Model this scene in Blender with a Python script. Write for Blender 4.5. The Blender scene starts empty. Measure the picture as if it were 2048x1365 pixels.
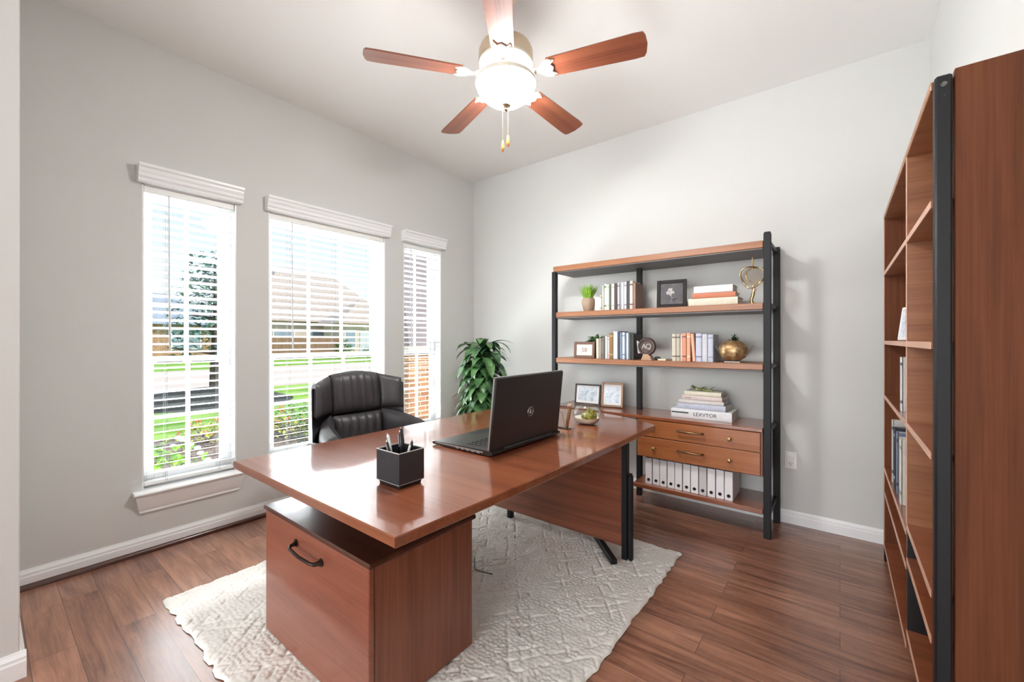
import bpy, bmesh, math, random
import numpy as np
from mathutils import Vector, Matrix

random.seed(7)
sc = bpy.context.scene
COL = sc.collection
PI = math.pi

# ------------------------------------------------------------------ camera, world, sun, big lights, exposure
cam_d = bpy.data.cameras.new('camera')
cam = bpy.data.objects.new('camera', cam_d)
COL.objects.link(cam)
cam.location = (0, 0, 1.27)
cam.rotation_euler = (PI/2, 0, math.atan2(656, 838))
cam_d.sensor_width = 36
cam_d.lens = 838/2048*36
cam_d.shift_y = -2.5/2048
cam_d.clip_start = 0.02
cam_d.clip_end = 300
sc.camera = cam

sc.view_settings.view_transform = 'Standard'
sc.view_settings.look = 'None'
sc.view_settings.gamma = 1
sc.view_settings.use_curve_mapping = False
sc.view_settings.exposure = 0.34
try:
    sc.cycles.use_denoising = True
    sc.cycles.max_bounces = 10
    sc.cycles.diffuse_bounces = 5
    sc.cycles.glossy_bounces = 4
    sc.cycles.transparent_max_bounces = 16
    sc.cycles.sample_clamp_indirect = 6
    sc.cycles.caustics_reflective = False
    sc.cycles.caustics_refractive = False
except Exception:
    pass

w = bpy.data.worlds.new('sky')
sc.world = w
w.use_nodes = True
nt = w.node_tree
nt.nodes.clear()
o_ = nt.nodes.new('ShaderNodeOutputWorld')
b_ = nt.nodes.new('ShaderNodeBackground')
tc = nt.nodes.new('ShaderNodeTexCoord')
sp = nt.nodes.new('ShaderNodeSeparateXYZ')
rp = nt.nodes.new('ShaderNodeValToRGB')
nt.links.new(tc.outputs['Generated'], sp.inputs[0])
nt.links.new(sp.outputs['Z'], rp.inputs[0])
nt.links.new(rp.outputs[0], b_.inputs[0])
nt.links.new(b_.outputs[0], o_.inputs[0])
rp.color_ramp.elements[0].position = 0.0
rp.color_ramp.elements[0].color = (0.86, 0.93, 1.0, 1)
rp.color_ramp.elements[1].position = 0.55
rp.color_ramp.elements[1].color = (0.42, 0.66, 1.0, 1)
b_.inputs[1].default_value = .95


def light(name, kind, loc, rot, power, color=(1, 1, 1), size=None, size_y=None, angle=None):
    d = bpy.data.lights.new(name, kind)
    d.energy = power
    d.color = color
    if kind == 'AREA':
        d.shape = 'RECTANGLE'
        d.size = size
        d.size_y = size_y
    if kind == 'SUN':
        d.angle = angle
    if kind == 'POINT':
        d.shadow_soft_size = size
    o = bpy.data.objects.new(name, d)
    COL.objects.link(o)
    o.location = loc
    o.rotation_euler = rot
    return o


# sun from behind the house (over the right/back walls), high
sun_dir = Vector((-0.62, -0.30, -0.80))
sun = light('sun', 'SUN', (5, 5, 12), (0, 0, 0), 3.2, (1.0, 0.96, 0.9), angle=0.02)
sun.rotation_euler = sun_dir.to_track_quat('-Z', 'Y').to_euler()
# daylight arriving through the three windows
for nm, y0, y1, pw in (('daylight_a', .606, 1.10, 21), ('daylight_b', 1.306, 2.297, 25), ('daylight_c', 2.501, 2.977, 6)):
    light(nm, 'AREA', (-3.60, (y0+y1)/2, 1.32), (0, -PI/2, 0), pw, (.91, .96, 1.0), 1.9, y1-y0+.1)
# added lamp aimed up through the windows, standing in for ground bounce
light('bounce_fill', 'AREA', (-4.05, 1.75, -.05), (0, -math.radians(128), 0), 590, (.91, .96, 1.0), 1.0, 2.6)
# fill lamp added in the unseen hall behind the camera, no glazing there
light('hall_fill', 'AREA', (-1.0, -5.7, 1.55), (PI/2, 0, 0), 240, (.91, .96, 1.0), 4.6, 2.7)

# ------------------------------------------------------------------ room numbers
LX, RX, BY, FY, H = -3.268, 0.418, 3.476, 0.10, 3.053
WINS = [(.606, 1.10), (1.306, 2.297), (2.501, 2.977)]
WZ0, WZ1 = .37, 2.205


# ------------------------------------------------------------------ colour and material helpers
def S(r, g, b):
    f = lambda c: (c/255/12.92) if c/255 <= .04045 else ((c/255+.055)/1.055)**2.4
    return (f(r), f(g), f(b), 1.0)


def newmat(name):
    m = bpy.data.materials.new(name)
    m.use_nodes = True
    n = m.node_tree
    return m, n, n.nodes['Principled BSDF']


def N(n, t, **kw):
    x = n.nodes.new(t)
    for k, v in kw.items():
        setattr(x, k, v)
    return x


def plain(name, col, rough=.5, metal=0., bump=0., bscale=200, coat=0., spec=.5, vary=0.0, vscale=6):
    m, n, p = newmat(name)
    p.inputs['Base Color'].default_value = col
    p.inputs['Roughness'].default_value = rough
    p.inputs['Metallic'].default_value = metal
    p.inputs['Coat Weight'].default_value = coat
    p.inputs['Coat Roughness'].default_value = .12
    p.inputs['Specular IOR Level'].default_value = spec
    t = N(n, 'ShaderNodeTexCoord')
    if vary:
        q = N(n, 'ShaderNodeTexNoise')
        q.inputs['Scale'].default_value = vscale
        q.inputs['Detail'].default_value = 4
        n.links.new(t.outputs['Object'], q.inputs['Vector'])
        r = N(n, 'ShaderNodeValToRGB')
        r.color_ramp.elements[0].position = .3
        r.color_ramp.elements[1].position = .7
        r.color_ramp.elements[0].color = tuple(c*(1-vary) for c in col[:3])+(1,)
        r.color_ramp.elements[1].color = tuple(min(1, c*(1+vary)) for c in col[:3])+(1,)
        n.links.new(q.outputs[0], r.inputs[0])
        n.links.new(r.outputs[0], p.inputs['Base Color'])
    if bump:
        q = N(n, 'ShaderNodeTexNoise')
        q.inputs['Scale'].default_value = bscale
        q.inputs['Detail'].default_value = 3
        n.links.new(t.outputs['Object'], q.inputs['Vector'])
        bu = N(n, 'ShaderNodeBump')
        bu.inputs['Strength'].default_value = bump
        bu.inputs['Distance'].default_value = .002
        n.links.new(q.outputs[0], bu.inputs['Height'])
        n.links.new(bu.outputs[0], p.inputs['Normal'])
    return m


def wood(name, dark, mid, lite, axis=0, rough=.35, coat=.0, scale=1.0, contrast=1.0, spec=.5, ring=9):
    m, n, p = newmat(name)
    t = N(n, 'ShaderNodeTexCoord')
    mp = N(n, 'ShaderNodeMapping')
    s = [ring*scale]*3
    s[axis] = .55*scale
    mp.inputs['Scale'].default_value = s
    n.links.new(t.outputs['Object'], mp.inputs[0])
    a = N(n, 'ShaderNodeTexNoise')
    a.inputs['Scale'].default_value = 1.6
    a.inputs['Detail'].default_value = 5
    a.inputs['Roughness'].default_value = .6
    a.inputs['Distortion'].default_value = .9
    n.links.new(mp.outputs[0], a.inputs['Vector'])
    mp2 = N(n, 'ShaderNodeMapping')
    s2 = [150*scale]*3
    s2[axis] = 2.2*scale
    mp2.inputs['Scale'].default_value = s2
    n.links.new(t.outputs['Object'], mp2.inputs[0])
    c = N(n, 'ShaderNodeTexNoise')
    c.inputs['Scale'].default_value = 1.0
    c.inputs['Detail'].default_value = 3
    n.links.new(mp2.outputs[0], c.inputs['Vector'])
    r = N(n, 'ShaderNodeValToRGB')
    e = r.color_ramp.elements
    e[0].position = .5-.24*contrast
    e[0].color = dark
    e[1].position = .5+.24*contrast
    e[1].color = lite
    k = e.new(.5)
    k.color = mid
    mx = N(n, 'ShaderNodeMix')
    mx.data_type = 'FLOAT'
    mx.inputs[0].default_value = .32
    n.links.new(a.outputs[0], mx.inputs[2])
    n.links.new(c.outputs[0], mx.inputs[3])
    n.links.new(mx.outputs[0], r.inputs[0])
    n.links.new(r.outputs[0], p.inputs['Base Color'])
    p.inputs['Roughness'].default_value = rough
    p.inputs['Coat Weight'].default_value = coat
    p.inputs['Coat Roughness'].default_value = .07
    p.inputs['Specular IOR Level'].default_value = spec
    bu = N(n, 'ShaderNodeBump')
    bu.inputs['Strength'].default_value = .06
    bu.inputs['Distance'].default_value = .001
    n.links.new(c.outputs[0], bu.inputs['Height'])
    n.links.new(bu.outputs[0], p.inputs['Normal'])
    return m


def glassy(name, tint=(1, 1, 1, 1), rough=0.0, refl=.10):
    """thin clear glass: light passes straight through, with a mirror-like sheen"""
    m, n, p = newmat(name)
    n.nodes.remove(p)
    o = n.nodes['Material Output']
    tr = N(n, 'ShaderNodeBsdfTransparent')
    tr.inputs[0].default_value = tint
    g = N(n, 'ShaderNodeBsdfGlossy')
    g.inputs['Roughness'].default_value = rough
    lw = N(n, 'ShaderNodeLayerWeight')
    lw.inputs[0].default_value = .5
    pw_ = N(n, 'ShaderNodeMath', operation='POWER')
    pw_.inputs[1].default_value = 3.5
    n.links.new(lw.outputs['Facing'], pw_.inputs[0])
    f = N(n, 'ShaderNodeMath', operation='MULTIPLY_ADD')
    f.inputs[1].default_value = refl*1.4
    f.inputs[2].default_value = .03
    f.use_clamp = True
    n.links.new(pw_.outputs[0], f.inputs[0])
    mx = N(n, 'ShaderNodeMixShader')
    n.links.new(f.outputs[0], mx.inputs[0])
    n.links.new(tr.outputs[0], mx.inputs[1])
    n.links.new(g.outputs[0], mx.inputs[2])
    n.links.new(mx.outputs[0], o.inputs[0])
    return m


WD, WM, WL = S(88, 45, 30), S(126, 70, 48), S(150, 92, 66)
M = {}
M['wall'] = plain('painted_wall', S(212, 212, 209), .75, bump=.25, bscale=90, spec=.2)
M['ceiling'] = plain('ceiling_paint', S(245, 245, 243), .85, spec=.1)
M['trim'] = plain('white_trim', S(243, 244, 244), .32)
M['blind'] = plain('white_slat', S(246, 246, 243), .4)
M['cord'] = plain('grey_cord', S(120, 122, 122), .7)
M['wand'] = plain('clear_wand', S(225, 228, 230), .2)
M['wood_x'] = wood('walnut_along_x', WD, WM, WL, 0, .30, .25)
M['wood_y'] = wood('walnut_along_y', WD, WM, WL, 1, .30, .25)
M['wood_z'] = wood('walnut_along_z', WD, WM, WL, 2, .38, .1)
M['desk_top'] = wood('polished_walnut', S(98, 50, 30), S(132, 72, 44), S(154, 94, 60), 0, .30, 1.0, contrast=1.1, spec=.4)
M['honey'] = wood('honey_walnut', S(118, 74, 46), S(154, 102, 68), S(176, 124, 90), 0, .4, .1)
M['drawer'] = wood('amber_walnut', S(122, 66, 34), S(156, 92, 50), S(176, 112, 66), 0, .35, .2)
M['case_side'] = wood('bookcase_walnut', S(74, 39, 22), S(102, 57, 34), S(122, 73, 46), 2, .6, .0, spec=.2)
M['dark_wood'] = wood('espresso_wood', S(50, 24, 16), S(72, 36, 24), S(92, 50, 34), 0, .3, .4)
M['black_metal'] = plain('black_metal', S(25, 24, 27), .5, 0, spec=.3)
M['black_gloss'] = plain('black_plastic', S(30, 30, 32), .3)
M['steel'] = plain('brushed_steel', S(170, 165, 158), .3, 1.0)
M['brass'] = plain('aged_brass', S(172, 142, 96), .28, 1.0)
M['dark_brass'] = plain('dark_brass', S(126, 102, 74), .34, 1.0)
M['gold'] = plain('champagne_gold', S(206, 180, 136), .22, 1.0)
M['bronze'] = plain('dark_bronze', S(62, 50, 44), .35, .8)
M['leather'] = plain('black_leather', S(54, 51, 52), .38, bump=.5, bscale=260, vary=.12, vscale=9)
M['shell'] = plain('grey_plastic', S(70, 70, 73), .35)
M['laptop'] = plain('charcoal_laptop', S(46, 43, 42), .36, .25)
M['laptop_edge'] = plain('silver_plastic', S(168, 166, 166), .3, .6)
M['key'] = plain('black_key', S(24, 24, 26), .35)
M['cup'] = plain('black_leatherette', S(40, 41, 46), .45, bump=.6, bscale=220)
M['seam'] = plain('pale_edging', S(196, 194, 190), .5)
M['screen'] = plain('dark_screen', S(12, 13, 16), .15)
M['white'] = plain('white_paper', S(236, 234, 232), .6)
M['paper'] = plain('cream_page', S(226, 220, 206), .8, bump=.4, bscale=300)
M['glass'] = glassy('window_glass')
M['glass2'] = glassy('clear_glass', (.96, .98, .97, 1), refl=.5)
M['terracotta'] = plain('pale_terracotta', S(196, 150, 126), .6, vary=.1)
M['soil'] = plain('dark_soil', S(52, 38, 28), .95, bump=1, bscale=60)
M['ceramic_tan'] = plain('matt_tan_ceramic', S(166, 142, 122), .6)
M['outlet'] = plain('outlet_plastic', S(236, 234, 230), .35)
M['slot'] = plain('outlet_slot', S(40, 40, 40), .6)


def leafmat(name, a, b, rough=.4, scale=4, transl=.15):
    m, n, p = newmat(name)
    t = N(n, 'ShaderNodeTexCoord')
    q = N(n, 'ShaderNodeTexNoise')
    q.inputs['Scale'].default_value = scale
    q.inputs['Detail'].default_value = 3
    n.links.new(t.outputs['Object'], q.inputs['Vector'])
    r = N(n, 'ShaderNodeValToRGB')
    r.color_ramp.elements[0].position = .35
    r.color_ramp.elements[1].position = .68
    r.color_ramp.elements[0].color = a
    r.color_ramp.elements[1].color = b
    n.links.new(q.outputs[0], r.inputs[0])
    n.links.new(r.outputs[0], p.inputs['Base Color'])
    p.inputs['Roughness'].default_value = rough
    return m


M['leaf'] = leafmat('deep_green_leaf', S(30, 66, 40), S(98, 140, 84), .28, 9)
M['grass_blade'] = leafmat('bright_grass', S(110, 160, 40), S(160, 205, 70), .5, 20)
M['moss'] = leafmat('olive_moss', S(92, 84, 24), S(158, 146, 60), .8, 50)
M['succulent'] = leafmat('succulent_green', S(34, 74, 38), S(120, 160, 90), .4, 40)
M['stem'] = plain('brown_stem', S(74, 62, 44), .7)


# ------------------------------------------------------------------ geometry builder
class B:
    def __init__(s):
        s.v, s.f = [], []

    def mark(s):
        return len(s.v)

    def xf(s, m0, mat):
        for i in range(m0, len(s.v)):
            s.v[i] = tuple(mat @ Vector(s.v[i]))
        return s

    def add(s, vs, fs):
        o = len(s.v)
        s.v += [tuple(map(float, v)) for v in vs]
        s.f += [tuple(i+o for i in f) for f in fs]
        return s

    def box(s, x0, x1, y0, y1, z0, z1, b=0.0):
        lo, hi = (x0, y0, z0), (x1, y1, z1)
        if b <= 0:
            vs = [(x, y, z) for x in (x0, x1) for y in (y0, y1) for z in (z0, z1)]
            return s.add(vs, [(0, 1, 3, 2), (4, 6, 7, 5), (0, 4, 5, 1), (2, 3, 7, 6), (0, 2, 6, 4), (1, 5, 7, 3)])
        b = min(b, min(hi[i]-lo[i] for i in range(3))*.45)
        idx, vs = {}, []
        for sg in [(a, c, d) for a in (0, 1) for c in (0, 1) for d in (0, 1)]:
            for ax in range(3):
                p = [(hi[i]-b if sg[i] else lo[i]+b) for i in range(3)]
                p[ax] = hi[ax] if sg[ax] else lo[ax]
                idx[sg, ax] = len(vs)
                vs.append(p)
        fs = []
        for ax in range(3):
            o1, o2 = [i for i in range(3) if i != ax]
            for q in (0, 1):
                loop = []
                for (a, c) in ((0, 0), (1, 0), (1, 1), (0, 1)):
                    sg = [0, 0, 0]
                    sg[ax], sg[o1], sg[o2] = q, a, c
                    loop.append(idx[tuple(sg), ax])
                fs.append(loop)
            for a in (0, 1):
                for c in (0, 1):
                    g0, g1 = [0, 0, 0], [0, 0, 0]
                    g0[o1], g0[o2], g0[ax] = a, c, 0
                    g1[o1], g1[o2], g1[ax] = a, c, 1
                    g0, g1 = tuple(g0), tuple(g1)
                    fs.append([idx[g0, o1], idx[g1, o1], idx[g1, o2], idx[g0, o2]])
        for sg in [(a, c, d) for a in (0, 1) for c in (0, 1) for d in (0, 1)]:
            fs.append([idx[sg, 0], idx[sg, 1], idx[sg, 2]])
        return s.add(vs, fs)

    def prism(s, poly, a0, a1, axis=2, inset=0.0):
        """polygon (2-D, in the two other axes in order) swept along axis"""
        n = len(poly)
        def mk(p, a):
            q = [p[0], p[1]]
            q.insert(axis, a)
            return q
        cx = sum(p[0] for p in poly)/n
        cy = sum(p[1] for p in poly)/n
        if inset:
            def ins(p):
                d = math.hypot(p[0]-cx, p[1]-cy)
                k = (d-inset)/d
                return (cx+(p[0]-cx)*k, cy+(p[1]-cy)*k)
            rings = [([ins(p) for p in poly], a0), (poly, a0+inset), (poly, a1-inset), ([ins(p) for p in poly], a1)]
        else:
            rings = [(poly, a0), (poly, a1)]
        vs, fs = [], []
        for pl, a in rings:
            vs += [mk(p, a) for p in pl]
        for r in range(len(rings)-1):
            for i in range(n):
                j = (i+1) % n
                fs.append((r*n+i, r*n+j, (r+1)*n+j, (r+1)*n+i))
        fs.append(tuple(range(n))[::-1])
        fs.append(tuple((len(rings)-1)*n+i for i in range(n)))
        return s.add(vs, fs)

    def tube(s, pts, r, n=10, cap=True):
        pts = [Vector(p) for p in pts]
        rs = r if isinstance(r, (list, tuple)) else [r]*len(pts)
        vs, fs = [], []
        t0 = (pts[1]-pts[0]).normalized()
        up = Vector((0, 0, 1)) if abs(t0.z) < .9 else Vector((1, 0, 0))
        a = t0.cross(up).normalized()
        for i, p in enumerate(pts):
            t = (pts[min(i+1, len(pts)-1)]-pts[max(i-1, 0)]).normalized()
            a = (a-t*a.dot(t)).normalized()
            b = t.cross(a)
            for k in range(n):
                th = 2*PI*k/n
                vs.append(p+(a*math.cos(th)+b*math.sin(th))*rs[i])
        for i in range(len(pts)-1):
            for k in range(n):
                j = (k+1) % n
                fs.append((i*n+k, i*n+j, (i+1)*n+j, (i+1)*n+k))
        if cap:
            fs.append(tuple(range(n))[::-1])
            fs.append(tuple((len(pts)-1)*n+k for k in range(n)))
        return s.add(vs, fs)

    def cyl(s, p0, p1, r, n=20):
        return s.tube([p0, p1], r, n)

    def lathe(s, prof, c=(0, 0, 0), n=28, wob=None):
        """profile of (r, z); r = 0 at an end closes it"""
        vs, fs = [], []
        for (r, z) in prof:
            for k in range(n):
                th = 2*PI*k/n
                rr = r*(wob(th, z) if wob else 1)
                vs.append((c[0]+rr*math.cos(th), c[1]+rr*math.sin(th), c[2]+z))
        for i in range(len(prof)-1):
            for k in range(n):
                j = (k+1) % n
                fs.append((i*n+k, i*n+j, (i+1)*n+j, (i+1)*n+k))
        fs.append(tuple(range(n))[::-1])
        fs.append(tuple((len(prof)-1)*n+k for k in range(n)))
        return s.add(vs, fs)

    def grid(s, fn, nu, nv):
        vs = [fn(i/nu, j/nv) for i in range(nu+1) for j in range(nv+1)]
        fs = [(i*(nv+1)+j, (i+1)*(nv+1)+j, (i+1)*(nv+1)+j+1, i*(nv+1)+j+1) for i in range(nu) for j in range(nv)]
        return s.add(vs, fs)

    def cushion(s, P, nrm, thick, bulge, nu=20, nv=16, pleat=0, pamp=0.0, power=4, seed=0):
        """closed padded panel over the patch P(u,v), puffed along nrm(u,v)"""
        rnd = random.Random(seed)
        ph = [rnd.uniform(0, 6) for _ in range(4)]
        def edge(u, v):
            a = 1-abs(2*u-1)**power
            b = 1-abs(2*v-1)**power
            return max(0., a)**.5*max(0., b)**.5
        def front(u, v):
            k = edge(u, v)
            d = bulge*k
            if pleat:
                wv = math.sin(2*PI*pleat*u+1.3*math.sin(3*v+ph[0])+ph[1])+.5*math.sin(2*PI*pleat*1.7*u+ph[2]+1.1*math.sin(2.3*v+ph[3]))
                d += pamp*wv*k
            return Vector(P(u, v))+Vector(nrm(u, v))*d
        def back(u, v):
            return Vector(P(u, v))-Vector(nrm(u, v))*(thick*edge(u, v)**.5)
        s.grid(front, nu, nv)
        s.grid(back, nu, nv)
        return s

    def ellipsoid(s, c, rx, ry, rz, n=20, m=12):
        prof = []
        vs, fs = [], []
        for i in range(m+1):
            ph = -PI/2+PI*i/m
            for k in range(n):
                th = 2*PI*k/n
                vs.append((c[0]+rx*max(1e-4, math.cos(ph))*math.cos(th), c[1]+ry*max(1e-4, math.cos(ph))*math.sin(th), c[2]+rz*math.sin(ph)))
        for i in range(m):
            for k in range(n):
                j = (k+1) % n
                fs.append((i*n+k, i*n+j, (i+1)*n+j, (i+1)*n+k))
        return s.add(vs, fs)


def obj(name, b, mat, parent=None, smooth=None, merge=False):
    """links a builder's shape as ONE mesh object"""
    me = bpy.data.meshes.new(name)
    me.from_pydata(b.v, [], b.f)
    bm = bmesh.new()
    bm.from_mesh(me)
    if merge:
        bmesh.ops.remove_doubles(bm, verts=bm.verts, dist=1e-5)
    bmesh.ops.recalc_face_normals(bm, faces=bm.faces)
    bm.to_mesh(me)
    bm.free()
    me.materials.append(mat)
    if smooth is not None:
        for p in me.polygons:
            p.use_smooth = True
        if smooth < 179:
            me.set_sharp_from_angle(angle=math.radians(smooth))
    o = bpy.data.objects.new(name, me)
    COL.objects.link(o)
    if parent:
        o.parent = parent
    return o


def tag(o, label, cat, group=None, kind=None):
    o['label'] = label
    o['category'] = cat
    if group:
        o['group'] = group
    if kind:
        o['kind'] = kind
    return o


def thing(name, label, cat, loc=(0, 0, 0), rotz=0, group=None, rot=None):
    o = bpy.data.objects.new(name, None)
    o.empty_display_size = .05
    COL.objects.link(o)
    o.location = loc
    o.rotation_euler = rot if rot else (0, 0, rotz)
    return tag(o, label, cat, group)


def struct(name, b, mat, parent=None, smooth=None):
    o = obj(name, b, mat, parent, smooth)
    if parent is None:
        o['kind'] = 'structure'
    return o


def text(name, body, size, mat, parent, loc, rot, extrude=.0004, space=1.0):
    c = bpy.data.curves.new(name, 'FONT')
    c.body = body
    c.size = size
    c.extrude = extrude
    c.align_x = 'CENTER'
    c.align_y = 'CENTER'
    c.space_character = space
    c.materials.append(mat)
    src = bpy.data.objects.new(name, c)
    COL.objects.link(src)
    dg = bpy.context.evaluated_depsgraph_get()
    me = bpy.data.meshes.new_from_object(src.evaluated_get(dg))
    me.name = name
    bpy.data.objects.remove(src)
    bpy.data.curves.remove(c)
    o = bpy.data.objects.new(name, me)
    COL.objects.link(o)
    o.parent = parent
    o.location = loc
    o.rotation_euler = rot
    return o


# ------------------------------------------------------------------ the room
def floor_material():
    m, n, p = newmat('hand_scraped_planks')
    t = N(n, 'ShaderNodeTexCoord')
    br = N(n, 'ShaderNodeTexBrick')
    br.offset = .37
    br.offset_frequency = 2
    br.inputs['Scale'].default_value = 1
    br.inputs['Brick Width'].default_value = 1.25
    br.inputs['Row Height'].default_value = .128
    br.inputs['Mortar Size'].default_value = .0011
    br.inputs['Mortar Smooth'].default_value = .1
    br.inputs['Bias'].default_value = 0
    br.inputs['Color1'].default_value = (0, 0, 0, 1)
    br.inputs['Color2'].default_value = (1, 1, 1, 1)
    br.inputs['Mortar'].default_value = (.5, .5, .5, 1)
    n.links.new(t.outputs['Object'], br.inputs['Vector'])
    # shift the grain plank by plank
    ad = N(n, 'ShaderNodeVectorMath', operation='MULTIPLY_ADD')
    ad.inputs[1].default_value = (7.3, 3.1, 5.7)
    n.links.new(br.outputs['Color'], ad.inputs[0])
    n.links.new(t.outputs['Object'], ad.inputs[2])
    mp = N(n, 'ShaderNodeMapping')
    mp.inputs['Scale'].default_value = (1.5, 13, 1)
    n.links.new(ad.outputs[0], mp.inputs[0])
    a = N(n, 'ShaderNodeTexNoise')
    a.inputs['Scale'].default_value = 1.3
    a.inputs['Detail'].default_value = 7
    a.inputs['Roughness'].default_value = .62
    a.inputs['Distortion'].default_value = 1.1
    n.links.new(mp.outputs[0], a.inputs['Vector'])
    mp2 = N(n, 'ShaderNodeMapping')
    mp2.inputs['Scale'].default_value = (5, 110, 1)
    n.links.new(ad.outputs[0], mp2.inputs[0])
    c = N(n, 'ShaderNodeTexNoise')
    c.inputs['Scale'].default_value = 1
    c.inputs['Detail'].default_value = 4
    n.links.new(mp2.outputs[0], c.inputs['Vector'])
    mp3 = N(n, 'ShaderNodeMapping')
    mp3.inputs['Scale'].default_value = (60, 6, 1)
    n.links.new(ad.outputs[0], mp3.inputs[0])
    d = N(n, 'ShaderNodeTexNoise')
    d.inputs['Scale'].default_value = 1
    d.inputs['Detail'].default_value = 2
    n.links.new(mp3.outputs[0], d.inputs['Vector'])
    s1 = N(n, 'ShaderNodeMath', operation='MULTIPLY_ADD')
    s1.inputs[1].default_value = 1.15
    s1.inputs[2].default_value = -.26
    n.links.new(a.outputs[0], s1.inputs[0])
    s2 = N(n, 'ShaderNodeMath', operation='MULTIPLY_ADD')
    s2.inputs[1].default_value = .42
    n.links.new(c.outputs[0], s2.inputs[0])
    n.links.new(s1.outputs[0], s2.inputs[2])
    sep = N(n, 'ShaderNodeSeparateColor')
    n.links.new(br.outputs['Color'], sep.inputs[0])
    s3 = N(n, 'ShaderNodeMath', operation='MULTIPLY_ADD')
    s3.inputs[1].default_value = .20
    n.links.new(sep.outputs[0], s3.inputs[0])
    n.links.new(s2.outputs[0], s3.inputs[2])
    s4 = N(n, 'ShaderNodeMath', operation='MULTIPLY_ADD')
    s4.inputs[1].default_value = .08
    n.links.new(d.outputs[0], s4.inputs[0])
    n.links.new(s3.outputs[0], s4.inputs[2])
    r = N(n, 'ShaderNodeValToRGB')
    e = r.color_ramp.elements
    e[0].position = .30
    e[0].color = S(70, 42, 32)
    e[1].position = .92
    e[1].color = S(168, 120, 95)
    k = e.new(.50)
    k.color = S(116, 75, 57)
    k = e.new(.68)
    k.color = S(140, 96, 75)
    n.links.new(s4.outputs[0], r.inputs[0])
    mm = N(n, 'ShaderNodeMix')
    mm.data_type = 'RGBA'
    mm.inputs[7].default_value = S(74, 47, 36)
    n.links.new(br.outputs['Fac'], mm.inputs[0])
    n.links.new(r.outputs[0], mm.inputs[6])
    n.links.new(mm.outputs[2], p.inputs['Base Color'])
    p.inputs['Roughness'].default_value = .34
    p.inputs['Specular IOR Level'].default_value = .5
    p.inputs['Coat Weight'].default_value = .6
    p.inputs['Coat Roughness'].default_value = .22
    bu = N(n, 'ShaderNodeBump')
    bu.inputs['Strength'].default_value = .22
    bu.inputs['Distance'].default_value = .003
    n.links.new(s4.outputs[0], bu.inputs['Height'])
    n.links.new(bu.outputs[0], p.inputs['Normal'])
    return m


M['floor'] = floor_material()
b = B()
b.box(LX-.16, 1.6, -6.0, BY+.12, -.08, 0)
struct('floor', b, M['floor'])
b = B()
b.box(LX-.16, 1.6, -6.0, BY+.12, H, H+.12)
struct('ceiling', b, M['ceiling'])

b = B()
xo = LX-.16
ys = [-.02] + [v for wv in WINS for v in wv] + [BY+.12]
for i in range(0, len(ys), 2):
    b.box(xo, LX, ys[i], ys[i+1], -.08, H)
for y0, y1 in WINS:
    b.box(xo, LX, y0, y1, -.08, WZ0-.012)
    b.box(xo, LX, y0, y1, WZ1, H)
struct('wall_left', b, M['wall'])
b = B()
b.box(LX, 1.6, BY, BY+.12, -.0, H)
struct('wall_back', b, M['wall'])
b = B()
b.box(RX, RX+.12, -.02, BY, 0, H)
struct('wall_right', b, M['wall'])
b = B()
b.box(LX, -2.43, -.02, FY, 0, H, .004)
struct('wall_front', b, M['wall'])
b = B()
b.box(LX-.16, LX-.04, -6.0, -.02, 0, H)
struct('wall_hall_left', b, M['wall'])
b = B()
b.box(LX-.16, 1.6, -6.12, -6.0, 0, H)
struct('wall_hall_back', b, M['wall'])
b = B()
b.box(1.6, 1.72, -6.0, BY+.12, 0, H)
struct('wall_hall_right', b, M['wall'])


def base_profile(h=.098, t=.016):
    return [(0, 0), (t, 0), (t, h*.62), (t*.8, h*.70), (t*.8, h*.80), (t*.35, h*.94), (t*.25, h), (0, h)]


b = B()
b.prism([(LX+x, z) for x, z in base_profile()], FY, BY, 1)
struct('baseboard_left', b, M['trim'])
b = B()
b.prism([(BY-x, z) for x, z in base_profile(.088)], LX, RX, 0)
struct('baseboard_back', b, M['trim'])
b = B()
b.prism([(RX-x, z) for x, z in base_profile(.088)], FY, BY-.017, 1)
struct('baseboard_right', b, M['trim'])
b = B()
b.prism([(FY+x, z) for x, z in base_profile()], LX+.016, -2.43, 0)
b.prism([(-2.43+x, z) for x, z in base_profile()], -.02, FY+.016, 1)
struct('baseboard_front', b, M['trim'])
# stained quarter round along the window wall
b = B()
q = [(0, 0)] + [(.018*math.cos(a), .027*math.sin(a)) for a in [i*PI/2/6 for i in range(7)]]
b.prism([(LX+.016+x, z) for x, z in q], FY+.016, BY, 1)
struct('trim_1', b, M['dark_wood'], smooth=40)


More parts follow.
